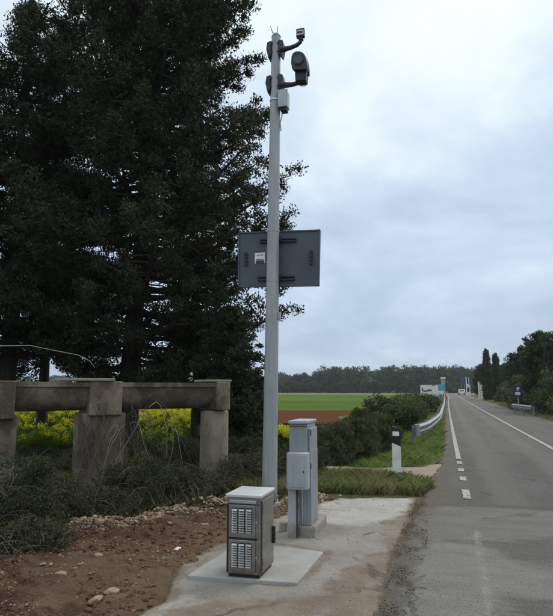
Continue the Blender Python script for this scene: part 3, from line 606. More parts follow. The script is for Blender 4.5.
for u0, u1, v in ((.27, .72, .145), (.27, .72, .190), (.25, .71, .835), (.25, .71, .888)):
    a_, b_ = lerp4(u0, v), lerp4(u1, v); q = MB(); q.obox((a_+b_)/2+Vector((0, -.022, 0)), (b_-a_)/2, (0, .018, 0), (0, 0, .012)); q.build('mounting_rail', M['signbar'], sb, bevel=.003)
for u in (.093, .905):
    a_, b_ = lerp4(u, .37), lerp4(u, .62); q = MB(); q.obox((a_+b_)/2+Vector((0, -.012, 0)), (b_-a_)/2, (0, .01, 0), (.014, 0, 0))
    for k in (.1, .37, .63, .9): c = a_.lerp(b_, k); q.obox(c+Vector((0, -.03, 0)), (.024, 0, 0), (0, .008, 0), (0, 0, .022))
    q.build('hinge_strip', M['signbar'], sb)
a_, b_ = lerp4(.205, .385), lerp4(.335, .575); q = MB(); q.box(a_.x, b_.x, YB-.006, YB-.001, b_.z, a_.z); stk = q.build('sticker', M['reflector'], sb)
for k, (u0, u1, h_) in enumerate(((.2, .42, .006), (.52, .8, .006), (.15, .85, .006), (.10, .92, .030))):
    zk = a_.z-(a_.z-b_.z)*(.22, .22, .62, .82)[k]; q = MB(); q.box(a_.x+(b_.x-a_.x)*u0, a_.x+(b_.x-a_.x)*u1, YB-.009, YB-.0065, zk-h_, zk+h_*.6); o = q.build('print', M['ink'], stk)
for s in (-1, 1):
    for v in (.165, .86):
        p = lerp4(.42 + .05*s, v); q = MB(); q.obox((on_pole(p.z).x+s*(pr(3)-.01), (YP+YB)/2, p.z), (.012, 0, 0), (0, .085, 0), (0, 0, .04)); q.build('pole_bracket', M['signbar'], sb)

# ================================================================== STEEL CABINET
slab = MB(); sl = [gnd(187, 578, .03), gnd(297, 585.5, .03), gnd(323.5, 554, .03), gnd(240, 543.5, .03)]
slab.prism([(x, y, 0) for x, y, z in sl], (0, 0, -.06), (0, 0, .052)); slab_o = slab.build('concrete_slab', M['slab'], bevel=.008); tag(slab_o, 'thin grey concrete base slab under the steel cabinet', 'slab')
SZ = .053
a_ = gnd(226.2, 576.5, SZ); b_ = gnd(258.8, 579.5, SZ); X0, X1, Y0 = a_[0], b_[0]+.012, (a_[1]+b_[1])/2
Y1 = Y0+.415; ZT = at(244, 494.5, Y0)[2]; WX = X1-X0
cb_ = empty('steel_cabinet', ((X0+X1)/2, (Y0+Y1)/2, SZ)); tag(cb_, 'low stainless steel cabinet with louvred doors on the concrete slab', 'cabinet')
q = MB(); q.box(X0+.015, X1-.015, Y0+.02, Y1-.015, SZ, SZ+.028); q.build('plinth', M['black'], cb_)
q = MB(); q.box(X0, X1, Y0, Y1, SZ+.029, ZT-.026); q.build('body', M['steel'], cb_, bevel=.005)
q = MB(); q.box(X0-.010, X1+.010, Y0-.014, Y1+.012, ZT-.0255, ZT); q.build('lid', M['skylit_lid'], cb_, bevel=.005)
zb = SZ+.03; Ht = ZT-.026-zb
q = MB(); q.box(X0+.03, X1-.035, Y0-.016, Y0-.0005, zb+Ht*.925, zb+Ht*.965); q.build('drip_edge', M['louvre'], cb_, bevel=.003)
q = MB(); q.box(X0+.002, X1-.004, Y0-.003, Y0-.0004, zb+Ht*.905, zb+Ht*.915); q.build('seam', M['black'], cb_)
for (z0, z1), nm in (((.475, .90), 'upper_door'), ((.025, .445), 'lower_door')):
    z0, z1 = zb+Ht*z0, zb+Ht*z1
    d = MB(); d.box(X0+.022, X1-.042, Y0-.013, Y0-.0005, z0, z1); dr = d.build(nm, M['steel'], cb_, bevel=.004)
    va, vb = (z0+(z1-z0)*.16, z0+(z1-z0)*.90) if nm[0] == 'u' else (z0+(z1-z0)*.17, z0+(z1-z0)*.90)
    dw = (X1-.042)-(X0+.022)
    for k in range(3):
        cx = X0+.022+dw*(.235+.265*k); hw_ = dw*.098
        g = MB(); g.box(cx-hw_-.004, cx+hw_+.004, Y0-.0145, Y0-.0132, va-.004, vb+.004); g.build('vent_gap_shade', M['black'], dr)  # black plate stands in for the shade in the gaps between slats
        g = MB(); ns = 10; st_ = (vb-va)/ns
        for i in range(ns):
            zl = va+st_*i
            g.add([(cx-hw_, Y0-.029, zl+st_*.06), (cx+hw_, Y0-.029, zl+st_*.06), (cx+hw_, Y0-.0146, zl+st_*.70), (cx-hw_, Y0-.0146, zl+st_*.70), (cx-hw_, Y0-.0146, zl+st_*.5), (cx+hw_, Y0-.0146, zl+st_*.5)],
                  [(0, 1, 2, 3), (4, 5, 1, 0), (0, 3, 4), (1, 5, 2)])
        g.build('vent_louvre', M['louvre'], dr)
q = MB(); q.box(X0+.004, X1-.03, Y0-.006, Y0-.0005, zb+Ht*.446, zb+Ht*.474); q.build('seam', M['black'], cb_)
q = MB(); q.box(X0+.003, X0+.018, Y0-.004, Y0-.0005, zb+.01, zb+Ht*.9); q.build('gasket', M['black'], cb_)
q = MB(); q.box(X1+.0004, X1+.004, Y0+.012, Y0+.034, zb+.01, zb+Ht*.96); q.build('gasket', M['black'], cb_)
q = MB(); q.box(X1+.0004, X1+.007, Y0+.045, Y1-.02, zb+.02, zb+Ht*.95); sdr = q.build('side_door', M['steel'], cb_, bevel=.003)
lz = zb+Ht*.40; q = MB(); q.box(X1+.0075, X1+.03, Y1-.065, Y1-.03, lz-.075, lz+.075); q.build('handle', M['black'], sdr, bevel=.006)
for z in (.15, .85):
    q = MB(); q.tube([(X1+.0075, Y0+.05, zb+Ht*z-.03), (X1+.0075, Y0+.05, zb+Ht*z+.03)], .006, 8)
    q.build('hinge', M['steel'], sdr, smooth=True)

for zz_ in (.47+.215, .025+.21):
    q = MB(); q.tube([(X1-.031, Y0-.0132, zb+Ht*zz_), (X1-.031, Y0-.019, zb+Ht*zz_)], .008, 12); q.build('lock', M['louvre'], cb_, smooth=True)
for u_ in (.12, .88):
    for v_ in (.02, .985):
        q = MB(); q.tube([(X0+WX*u_, Y0-.0006, zb+Ht*v_), (X0+WX*u_, Y0-.006, zb+Ht*v_)], .006, 8); q.build('bolt', M['louvre'], cb_, smooth=True)
for k in range(6):
    a_ = k*math.pi/3+.3; q = MB(); q.tube([(b0.x+.138*math.cos(a_), b0.y+.138*math.sin(a_), .0605), (b0.x+.138*math.cos(a_), b0.y+.138*math.sin(a_), .095)], .012, 6); q.build('anchor_bolt', M['darkmetal'], pole)

# ================================================================== GREY METER PEDESTAL
p0 = gnd(288, 540.5); PX, PY = p0[0], p0[1]
pd = empty('utility_pedestal', (PX+.12, PY+.25, 0)); tag(pd, 'grey plastic electricity pedestal with meter box on a low concrete plinth', 'pedestal')
q = MB(); q.prism([(PX+.11, PY+.10, 0), (PX+.285, PY+.10, 0), (PX+.285, PY+.80, 0), (PX+.07, PY+.80, 0), (PX+.07, PY+.14, 0)], (0, 0, -.03), (0, 0, .135)); q.build('plinth', M['apron'], pd, bevel=.02)
q = MB(); q.box(PX+.088, PX+.235, PY+.14, PY+.52, .1345, .96); q.build('column', M['greypoly'], pd, bevel=.008)
q = MB(); q.box(PX+.0, PX+.085, PY, PY+.075, -.02, .93); q.build('post', M['palepoly'], pd, bevel=.008)
q = MB(); q.tube([(PX+.097, PY+.05, 0), (PX+.097, PY+.05, .62)], .011, 8); q.build('conduit', M['ink'], pd, smooth=True)
q = MB(); q.tube([(PX+.135, PY+.12, .15), (PX+.135, PY+.12, .5), (PX+.12, PY+.10, .66)], .009, 8); q.build('conduit', M['palepoly'], pd, smooth=True)
zt_ = at(296, 424.5, PY)[2]
q = MB(); q.box(PX-.004, PX+.205, PY+.078, PY+.56, .93, zt_); hd_ = q.build('head', M['greypoly'], pd, bevel=.012)
q = MB(); q.box(PX-.012, PX+.215, PY+.06, PY+.575, zt_+.0005, zt_+.038); q.build('lid', M['palepoly'], pd, bevel=.010)
q = MB(); q.box(PX-.003, PX+.204, PY+.072, PY+.0775, zt_-.03, zt_-.018); q.build('lid_seam', M['ink'], pd)
q = MB(); q.box(PX+.2055, PX+.232, PY+.12, PY+.52, .74, zt_-.05); q.build('side_door', M['greypoly'], pd, bevel=.008)
bz0, bz1 = at(300, 489, PY)[2], at(300, 452.5, PY)[2]
pr_ = [(PX-.002, PY-.05), (PX+.02, PY-.085), (PX+.215, PY-.085), (PX+.238, PY-.06), (PX+.238, PY+.07), (PX-.002, PY+.07)]
q = MB(); q.prism([(x, y, 0) for x, y in pr_], (0, 0, bz0), (0, 0, bz1)); mb = q.build('meter_box', M['palepoly'], pd, bevel=.012)
q = MB(); q.box(PX+.025, PX+.21, PY-.0905, PY-.0855, bz0+.03, bz1-.025); q.build('cover', M['palepoly'], mb, bevel=.003)
q = MB(); q.tube([(PX+.20, PY-.0908, (bz0+bz1)/2), (PX+.20, PY-.099, (bz0+bz1)/2)], .010, 12); q.build('lock', M['darkmetal'], mb, smooth=True)
for v_ in (.1, .9):
    q = MB(); q.tube([(PX+.235, PY+.13, .74+(zt_-.79)*v_-.03), (PX+.235, PY+.13, .74+(zt_-.79)*v_+.03)], .007, 8); q.build('hinge', M['darkmetal'], hd_, smooth=True)
st0 = gnd(282.8, 533.5); q = MB(); q.box(st0[0]-.045, st0[0]+.035, st0[1], st0[1]+.10, -.03, .12); tag(q.build('concrete_block', M['apron'], None, bevel=.014), 'small broken concrete block left of the grey pedestal', 'block')

# ================================================================== DELINEATOR POST
d0 = gnd(397.3, 480); DX, DY = d0[0], d0[1]; dz = at(395.6, 426.3, DY)[2]; dw = .082
dl = empty('delineator_post', (DX, DY, 0)); tag(dl, 'white roadside marker post with slanted black top band', 'marker post')
def dpost(z0l, z0r, z1l, z1r, grow=0.0):
    o = [(-dw-grow, -.02-grow), (dw+grow, -.02-grow), (dw*.45, .06+grow), (-dw*.45, .06+grow)]
    v = [(DX+x, DY+y, (z0l if x < 0 else z0r)) for x, y in o] + [(DX+x, DY+y, (z1l if x < 0 else z1r)) for x, y in o]
    return MB().add(v, [(3, 2, 1, 0), (4, 5, 6, 7), (0, 1, 5, 4), (1, 2, 6, 5), (2, 3, 7, 6), (3, 0, 4, 7)])
dpost(-.08, -.08, dz-.30, dz-.365).build('post', M['white'], dl, bevel=.006)
dpost(dz-.2995, dz-.3645, dz, dz-.045).build('black_band', M['black'], dl, bevel=.006)
q = MB(); q.box(DX-.062, DX+.055, DY-.026, DY-.0205, dz-.175, dz-.095); q.build('reflector', M['reflector'], dl, bevel=.002)

# ================================================================== GUARD RAILS
def guardrail(name, label, path, ztop, hgt, face, posts, m, group=None, spacer=True):
    root = empty(name, (path[0][0], path[0][1], 0)); tag(root, label, 'guard rail', group)
    P = [Vector((x, y, 0)) for x, y in path]; prof_ = [(0, 0), (.0, .035), (.075, .085), (.075, .115), (.0, .15), (.0, .19), (.075, .225), (.075, .255), (0, .30), (0, .335)]
    k_ = hgt/.335; v, f = [], []
    for i, p in enumerate(P):
        t = (P[min(i+1, len(P)-1)]-P[max(i-1, 0)]).normalized(); n_ = Vector((t.y, -t.x, 0))*face
        for th in (0, -.006):
            for u, z in prof_: v.append(tuple(p+n_*(u+th)+Vector((0, 0, ztop-hgt+z*k_))))
    n = len(prof_); s_ = 2*n
    for i in range(len(P)-1):
        for k in range(n-1):
            f.append((i*s_+k, i*s_+k+1, (i+1)*s_+k+1, (i+1)*s_+k)); f.append((i*s_+n+k, (i+1)*s_+n+k, (i+1)*s_+n+k+1, i*s_+n+k+1))
        f.append((i*s_+n-1, i*s_+2*n-1, (i+1)*s_+2*n-1, (i+1)*s_+n-1)); f.append((i*s_, (i+1)*s_, (i+1)*s_+n, i*s_+n))
    for i in (0, len(P)-1):
        for k in range(n-1): f.append((i*s_+k, i*s_+n+k, i*s_+n+k+1, i*s_+k+1))
    MB().add(v, f).build('rail_beam', m, root, smooth=True)
    for (x, y) in posts:
        q = MB(); q.box(x-.05, x+.05, y-.03, y+.03, -.15, ztop-hgt*.25); q.build('post', m, root, bevel=.006)
        if spacer: q = MB(); q.box(x+.0505 if face > 0 else x-.11, x+.11 if face > 0 else x-.0505, y-.05, y+.05, ztop-hgt*.85, ztop-hgt*.2); q.build('spacer', m, root, bevel=.006)
    return root
rp_y = [17.4, 18.0, 19.3, 21.5, 24, 27, 32, 38, 47, 60, 75, 101]
rp_x = np.interp(rp_y, [17.4, 19.3, 23, 27, 47, 101], [-.72, -.44, -.20, -.05, .23, .73])
path = list(zip(rp_x, rp_y))
posts = [(float(np.interp(y, rp_y, rp_x))-.16, y) for y in (18.0, 20.2, 23.5, 27.5, 31.5, 35.5, 39.5, 43.5, 47.5, 55.5, 63.5, 71.5, 79.5, 87.5, 95.5)]
gl = guardrail('guard_rail', 'long galvanised guard rail along the left road edge', path, .66, .33, 1, posts, M['rail'])
q = MB(); c = Vector((rp_x[0], rp_y[0], .5)); q.tube([c+Vector((.05, -.0, -.155)), c+Vector((.05, 0, .155))], .085, 14); q.build('end_terminal', M['rail'], gl, smooth=True)
g0, g1 = at(512.3, 405, 44), at(532, 407.5, 39)
guardrail('guard_rail', 'short pale guard rail beside the right hand bushes', [(g1[0], 39), (g0[0], 44)], g1[2]+.12, .30, -1, [(g1[0]+.12, 39.3), ((g0[0]+g1[0])/2+.12, 41.5), (g0[0]+.12, 43.8)], M['rail'], spacer=False)

# ================================================================== CONCRETE IRRIGATION FLUME
FT = 1.76                                                            # rim height
A3, A2, A1 = Vector(at(2, 385, 7.75)), Vector(at(101, 385, 8.95)), Vector(at(215, 382, 10.35))
A3.z = A2.z = A1.z = 0
fm = empty('irrigation_flume', (A2.x, A2.y, 0)); tag(fm, 'old raised concrete irrigation channel on piers under the dark trees', 'channel')
def trough(a, b, name='trough'):
    d = (b-a).normalized(); n_ = Vector((d.y, -d.x, 0)); q = MB(); pts = []
    out_, inn = [], []
    for k in range(11):
        t = math.pi*k/10; out_.append((-.30*math.cos(t), -.46*math.sin(t)**.8)); inn.append((-.23*math.cos(t), -.39*math.sin(t)**.8))
    prof_ = [(-.34, .0), (-.34, -.075), (-.30, -.085)] + out_[1:-1] + [(.30, -.085), (.34, -.075), (.34, 0), (.23, 0)] + list(reversed(inn[1:-1])) + [(-.23, 0)]
    q.prism([a+n_*u+Vector((0, 0, FT+z)) for u, z in prof_], (0, 0, 0), b-a); return q.build(name, M['oldcrete'], fm, smooth=True)
dA = (A1-A3).normalized(); nA = Vector((dA.y, -dA.x, 0))
trough(A3-dA*2.4, A3-dA*.03); trough(A3+dA*.03, A2-dA*.02); trough(A2+dA*.02, A1-dA*.05); 
def pier(c, hw_, hd, cap, r=None, top=FT-.48, mt='oldcrete'):
    q = MB()
    if r: q.tube([c+Vector((0, 0, -.4)), c+Vector((0, 0, .3)), c+Vector((0, 0, top-.02))], [r*1.06, r*1.02, r], 20)
    else: q.obox(c+Vector((0, 0, (top-.02-.4)/2)), dA*hw_, nA*hd, (0, 0, (top-.02+.4)/2))
    q.build('pier', M[mt], fm, smooth=bool(r), bevel=.03)
    cw, ch = cap; q = MB()                                          # saddle collar holding the trough ends
    o = [(-.36, 0.015), (-.36, -ch), (.36, -ch), (.36, .015)]
    q.prism([c+nA*u*1.04+Vector((0, 0, FT+z)) for u, z in o], -dA*cw, dA*cw); return q.build('saddle', M['oldcrete'], fm, bevel=.02)
pier(A1, .24, .24, (.14, .49), r=.255, mt='palecrete')
pier(A2, .36, .30, (.27, .54)); pier(A3, .22, .26, (.16, .56))
q = MB(); q.obox(A2-dA*.27+Vector((0, 0, FT+.041)), dA*.40, nA*.40, (0, 0, .024)); q.build('cover_slab', M['coverslab'], fm, bevel=.012)
q = MB(); q.obox(A1-dA*.05+Vector((0, 0, FT+.037)), dA*.22, nA*.36, (0, 0, .02)); q.build('cover_slab', M['coverslab'], fm, bevel=.012)
# dry cane arching over the flume, and dry vines on the middle pier
cn = [Vector(at(px, py, 9.6)) for px, py in ((-18, 350), (0, 346), (30, 345.5), (62, 352), (78, 355), (90, 361), (95, 368))]
q = MB(); q.tube(cn, [.008, .008, .007, .006, .006, .005, .003], 6); tag(q.build('dry_cane', M['drystem'], None, smooth=True), 'thin pale dry cane arching above the concrete channel', 'cane')
vn = empty('dry_vine', (A2.x+.4, A2.y-.35, 0)); tag(vn, 'tangle of dry grey vine stems hanging beside the middle pier', 'vine')
vb_ = MB()
for i in range(46):
    s = random.uniform(-.5, .62); p = A2+dA*s+nA*(.36+random.uniform(.0, .18)); z = random.uniform(.9, 1.45); pts = [p+Vector((0, 0, z))]
    for k in range(6):
        p = p+dA*random.uniform(-.10, .12)+nA*random.uniform(-.04, .06); z -= random.uniform(.08, .24); pts.append(p+Vector((0, 0, z)))
    vb_.tube(pts, [.006, .006, .005, .005, .004, .004, .003], 4, False)
vb_.build('stem', M['twig'], vn)
for i in range(26):
    s = random.uniform(.05, .95); p = A2+dA*s+nA*random.uniform(.35, .6); z = random.uniform(.75, 1.5); vx_ = random.uniform(-.03, .10); pts = [p+Vector((0, 0, z))]
    for k in range(8):
        vx_ += random.uniform(-.05, .05); p = p+dA*vx_+nA*random.uniform(-.03, .05); z += .05-.045*k+random.uniform(-.05, .05); pts.append(p+Vector((0, 0, z)))
    q = MB(); q.tube(pts, [.005, .005, .005, .004, .004, .004, .003, .003, .002], 4, False); q.build('cane', M['drystem'] if i % 3 == 0 else M['twig'], vn)

# ================================================================== BIG TREES
def P_(*kv): 
    zs, rs = zip(*kv); return lambda z: float(np.interp(z, zs, rs))
b = at(127, 380, 14.2)
conifer('cypress_tree', 'huge dark cypress with wide crown behind the concrete channel', 'dark trees behind the channel', (b[0], b[1], -.1), 15.2, .30, P_((1.7, 1.4), (2.4, 2.9), (3.4, 4.2), (4.6, 4.45), (6.2, 4.0), (8.6, 3.4), (11, 3.1), (13, 2.6), (15.2, .4)), 1.9, 184, .34, 120, .088, .036, M['cypress'], lean=(.75, 0), dens=.86, lo=.88, flat=.85, holes=.05)
b = at(6, 380, 13.4)
conifer('cypress_tree', 'dark cypress at the left edge with bare trunk above the channel', 'dark trees behind the channel', (b[0], b[1], -.1), 13.0, .26, P_((2.0, 1.6), (3.0, 2.5), (5, 2.55), (8, 2.15), (10.8, 1.6), (13.0, .2)), 2.3, 100, .35, 116, .09, .038, M['cypress'], lean=(.1, 0), dens=.9, flat=.85, holes=.04)
b = at(44, 380, 16.5)
conifer('cypress_tree', 'slimmer dark cypress standing between the two larger cypress trunks', 'dark trees behind the channel', (b[0], b[1], -.1), 14.6, .17, P_((2.6, 1.2), (4, 2.1), (7, 2.2), (10, 1.9), (12.6, 1.2), (14.6, .2)), 2.8, 74, .38, 104, .10, .040, M['cypress'], lean=(.2, 0), dens=.85, flat=.85, holes=.05)
b = at(-75, 380, 12.5)
conifer('cypress_tree', 'leftmost dark cypress whose branches enter at the photo edge', 'dark trees behind the channel', (b[0], b[1], -.1), 13.5, .22, P_((1.6, 1.6), (3, 2.3), (6, 2.2), (10, 1.7), (13.5, .2)), 1.8, 60, .38, 84, .12, .045, M['cypress2'])
b = at(196, 380, 17.5)
conifer('cypress_tree', 'lower dark cypress filling behind the right half of the channel', 'dark trees behind the channel', (b[0], b[1], -.1), 6.5, .16, P_((1.2, 1.2), (2.4, 1.9), (4.5, 1.6), (6.5, .3)), 1.3, 40, .36, 84, .12, .045, M['cypress2'], dens=.8)
b = at(229, 470, 12.6)
conifer('young_conifer', 'small dark conifer right behind the end pier of the channel', 'dark trees behind the channel', (b[0], b[1], -.1), 3.55, .09, P_((.2, .75), (.9, 1.0), (1.8, .95), (2.6, .72), (3.55, .1)), .15, 60, .22, 110, .075, .026, M['cypress2'], up=(.1, .6))
b = at(252, 480, 13.2)
conifer('young_conifer', 'low dark conifer bush just left of the tall pole', 'dark trees behind the channel', (b[0], b[1], -.1), 2.0, .06, P_((.1, .55), (.8, .62), (1.5, .4), (2.0, .08)), .1, 36, .22, 100, .075, .026, M['cypress2'], up=(.1, .7))

# ================================================================== UNDERGROWTH
k = 0
BR = [(14, 520, 6.0, .55, .95, 'dry bramble tangle at the lower left corner before the pier'), (52, 505, 7.0, .6, .62, 'grey bramble thicket filling the gap between two channel piers'),
      (95, 505, 7.5, .6, .42, 'low bramble clump at the foot of the middle pier'), (135, 495, 8.2, .6, .75, 'bramble thicket hugging the right side of the middle pier'),
      (172, 490, 8.9, .65, .56, 'dense bramble clump midway between middle and end pier'), (207, 488, 9.4, .55, .36, 'low bramble clump in front of the end pier'),
      (238, 490, 9.9, .6, .62, 'dark bramble clump between end pier and tall pole'), (276, 485, 10.6, .5, .6, 'bramble clump just behind the tall pole'),
      (30, 540, 5.4, .4, .4, 'low dry weeds at the left edge of the red soil'), (300, 478, 11.0, .5, .75, 'bramble clump behind the grey pedestal'),
      (150, 470, 10.6, .7, .8, 'dark bramble clump behind the right span of the channel'), (190, 470, 11.4, .7, .75, 'dark bramble clump behind the end pier'), (48, 470, 9.6, .6, .55, 'dark bramble clump behind the left span of the channel'), (85, 470, 11, .6, .6, 'dark bramble clump hidden behind the middle pier'), (252, 478, 11.2, .6, .8, 'dark bramble clump between end pier and tall pole, farther back')]
for px, py, Y, rx, h, lab in BR:
    x, y, z = at(px, py, Y)
    shrub('bramble', lab, 'bush', 'brambles along the bank', x, y, -.16, rx, .5, h*1.08, 95, 230, .030, .014, M['bramble'], M['twig'], 80, .2, .17, 6, .02, 1.0)
    k += 1
# bare tangled stalks among the brambles
xy = []; 
def scatter(n, px0, px1, Y0, Y1):
    px = rng.uniform(px0, px1, n); Y = np.sqrt(rng.uniform(Y0**2, Y1**2, n)); p = np.array([at(a, 500, b)[:2] for a, b in zip(px, Y)]); return p
xy = scatter(4500, -30, 300, 5.6, 11.5); xy = xy[sdf(xy[:, 0], xy[:, 1], soil_poly) < .0]; xy = xy[sdf(xy[:, 0], xy[:, 1], apron_poly) < -.1]
blades('dry_undergrowth', xy, np.full(len(xy), -.15), .38, .008, M['drygrass'], .9, label='dry thin grass stalks under the brambles', cat='dry grass')
xy = scatter(60000, -40, 315, 6.2, 17); xy = xy[sdf(xy[:, 0], xy[:, 1], soil_poly) < -.1]; xy = xy[sdf(xy[:, 0], xy[:, 1], apron_poly) < -.1]
blades('undergrowth', xy, np.full(len(xy), -.15), .22, .016, M['bramble'], 1.1, label='dark green low growth along the bank', cat='undergrowth')

# mustard in flower beyond the trees
for i, (px, Y, h, lab) in enumerate(((33, 19.2, 1.05, 'yellow flowering mustard clump beside the left channel pier'), (51, 19.6, 1.15, 'yellow flowering mustard clump centred in the left channel opening'), (69, 19.2, 1.05, 'yellow flowering mustard clump touching the middle pier'),
                                     (146, 19.5, .85, 'yellow flowering mustard clump just right of the middle pier'), (166, 19.8, .95, 'yellow flowering mustard clump centred in the right channel opening'), (188, 19.6, .9, 'yellow flowering mustard clump left of the end pier'),
                                     (283, 19, .42, 'small yellow flowering clump between tall pole and pedestal'), (14, 20, 1.05, 'yellow flowering mustard clump mostly hidden by the left pier'), (206, 20.5, .95, 'yellow flowering mustard clump mostly hidden by the end pier'),
                                     (40, 15.0, .62, 'lower greener mustard clump in front, left channel opening'), (63, 15.4, .6, 'lower greener mustard clump in front by the middle pier'), (160, 15.6, .5, 'lower greener mustard clump in front, right channel opening'), (42, 22.5, 1.3, 'yellow flowering mustard clump in the back row, left opening'), (62, 23, 1.3, 'yellow flowering mustard clump in the back row near the middle pier'), (156, 23, 1.15, 'yellow flowering mustard clump in the back row, right opening'), (178, 23.5, 1.15, 'yellow flowering mustard clump in the back row before the end pier'))):
    x, y, z = at(px, 440, Y)
    o = shrub('mustard_plant', lab, 'flowers', 'yellow mustard beyond the channel', x, y, -.1, .5, .6, h, 46, 60, .08, .035, M['mustleaf'], M['mustleaf'], 20, .5, .2, 6, .0)
    nf = 26 if Y < 16 else 80
    cen = np.column_stack([x+rng.uniform(-.55, .55, nf), y+rng.uniform(-.7, .6, nf), rng.uniform(.4, 1.08, nf)*h]); tag(link('flowers', leaf_mesh('flowers', cen, np.full(nf, .10), 18, .055, .048), M['mustflower'], o), kind='stuff')

# hedge and bushes left of the road
HB = [(322, 13.6, .5, .88, 'broom', 'dark brushy broom shrub right beside the grey pedestal'), (338, 14.0, .5, .98, 'broom', 'dark brushy broom shrub second right of the grey pedestal'), (354, 14.8, .55, 1.08, 'broom', 'tallest dark broom shrub in the row behind the dirt track'),
      (370, 15.8, .55, 1.05, 'broom', 'dark broom shrub left of the white marker post'), (384, 18.0, .5, 1.05, 'broom', 'dark broom shrub above the white marker post'), (316, 16.5, .7, .85, 'broom', 'dark broom shrub farther back behind the grey pedestal'),
      (345, 18.5, .7, .85, 'broom', 'dark broom shrub in the second row above the dirt track'),
      (380, 27, .95, 1.52, 'bush', 'rounded dark green bush highest beside the green field'), (396, 26, .8, 1.12, 'bush2', 'olive bush just right of the rounded dark bush'), (404, 24, .8, 1.25, 'bush', 'green bush left of the guard rail end'),
      (408, 33, 1.1, 1.36, 'bush2', 'olive bush behind the guard rail at mid distance'), (420, 40, 1.1, 1.25, 'bush', 'dark bush beside the guard rail below the billboard'), (404, 42, 1.3, 1.3, 'bush2', 'far olive bush left of the billboard'),
      (429, 56, 1.3, 1.3, 'bush2', 'farthest low olive bush along the guard rail'), (364, 34, .7, .7, 'bush', 'low dark bush at the corner of the red field'), (414, 60, 1.7, 1.3, 'bush', 'far dark bush before the white billboard')]
for px, Y, rx, h, mk, lab in HB:
    x, y, z = at(px, 440, Y); s = Y/15
    if mk == 'broom': shrub('broom_shrub', lab, 'bush', 'bushes left of the road', x, y, -.16, rx, .6, h, 110, 130, .11, .015, M['broom'], M['twig'], 40, 1.1, .18, 7, .02, .7)
    else: shrub('green_bush', lab, 'bush', 'bushes left of the road', x, y, -.16, rx, rx*1.2, h, 90, 110, .065+.03*s*.6, .032+.018*s*.5, M[mk], M['twig'], 16, .4, .25*rx+.05, 6, .02)

# grass
def in_poly(n, poly, thr=0.0):
    xs = [p[0] for p in poly]; ys = [p[1] for p in poly]; x = rng.uniform(min(xs), max(xs), n); y = rng.uniform(min(ys), max(ys), n); k = sdf(x, y, poly) > thr; return np.column_stack([x[k], y[k]])
xy = in_poly(34000, [(-3.2, 9.3), (-1.6, 9.65), (-.35, 9.8), (-.2, 10.6), (-.3, 11.2), (-1.2, 11.55), (-3.2, 11.6)]); cl = fbm(xy[:, 0]*2.2, xy[:, 1]*2.2, 61); xy = xy[(cl + rng.random(len(cl))*.25 > .50) & ~((np.abs(xy[:, 0]+.82) < .16) & (xy[:, 1] < 11.4) & (xy[:, 1] > 10.4))]
blades('weedy_grass', xy, np.full(len(xy), -.03), .19, .007, M['weed'], .85, label='short weedy grass strip between concrete apron and dirt track', cat='grass')
xy = in_poly(9000, [(-3.2, 9.3), (-1.6, 9.65), (-.35, 9.75), (-.15, 10.6), (-.3, 11.3), (-1.2, 11.65), (-3.2, 11.6)]); xy = xy[fbm(xy[:, 0]*2.6, xy[:, 1]*2.6, 63) > .45]
cz = np.column_stack([xy, rng.uniform(.0, .13, len(xy))]); o = link('leafy_weeds', leaf_mesh('leafy_weeds', cz, np.full(len(cz), .055), 9, .035, .018), M['weedleaf']); tag(o, 'small leafy weeds among the grass by the marker post', 'weeds', kind='stuff')
xy = in_poly(2200, [(-4.6, 4.6), (-3.6, 6.4), (-2.0, 8.9), (-2.3, 9.6), (-4.3, 7.4), (-5.2, 4.8)]); cz = np.column_stack([xy, soil_rel(xy[:, 0], xy[:, 1])*0+rng.uniform(-.02, .10, len(xy))])
o = link('bank_weeds', leaf_mesh('bank_weeds', cz, np.full(len(cz), .06), 10, .03, .014), M['bramble']); tag(o, 'sprouting weeds at the crest of the soil bank', 'weeds', kind='stuff')
xy = in_poly(60000, [(-2.9, 13.3), (-1.3, 13.25), (-.4, 13.8), (-.05, 15.5), (.0, 22), (.1, 34), (-2.2, 34), (-2.8, 25)])
blades('bank_grass', xy, bank_rel(xy[:, 0], xy[:, 1])-.04, .13, .012, M['grass'], 1.3, label='bright green grass on the bank under the guard rail', cat='grass')
xy = in_poly(20000, [(-2.3, 34), (.1, 34), (.8, 100), (-1.2, 100)])
blades('far_bank_grass', xy, bank_rel(xy[:, 0], xy[:, 1])-.04, .2, .04, M['grass'], 1.3, label='green grass farther along the guard rail', cat='grass')
n = 26000; y = 14+rng.random(n)**1.3*130; x = xr(y)+.05+rng.random(n)**1.4*1.6
blades('roadside_grass', np.column_stack([x, y]), np.full(n, -.01), .17, .03, M['weed'], .6, label='rough grass along the right road edge', cat='grass')

# ================================================================== RIGHT SIDE
RB = [(548, 30, 1.5, 2.0, 'bush'), (566, 27, 1.4, 2.2, 'bush2'), (540, 36, 1.6, 2.3, 'bush2'), (530, 45, 1.7, 2.5, 'bush'), (520, 54, 2.0, 2.7, 'bush'), (512, 56, 1.7, 2.6, 'bush2'), (505, 66, 1.9, 2.6, 'bush'),
      (499, 76, 2.2, 2.9, 'bush2'), (493, 92, 2.2, 2.9, 'bush'), (560, 40, 2.2, 3.4, 'bush'), (544, 50, 2.4, 3.6, 'bush2'), (528, 62, 2.6, 3.9, 'bush2')]
RL = ['dark bush at the right frame edge before the tall pines', 'olive bush cut by the right frame edge', 'olive bush just right of the short guard rail', 'dark bush behind the short guard rail', 'dark bush behind the small blue sign', 'olive bush left of the small blue sign',
      'dark roadside bush below the cypress spires', 'olive roadside bush right of the white gate wall', 'dark far bush beside the white gate wall', 'tall dark bush under the tallest pine', 'tall olive bush under the second pine', 'tall olive bush rising above the blue sign']
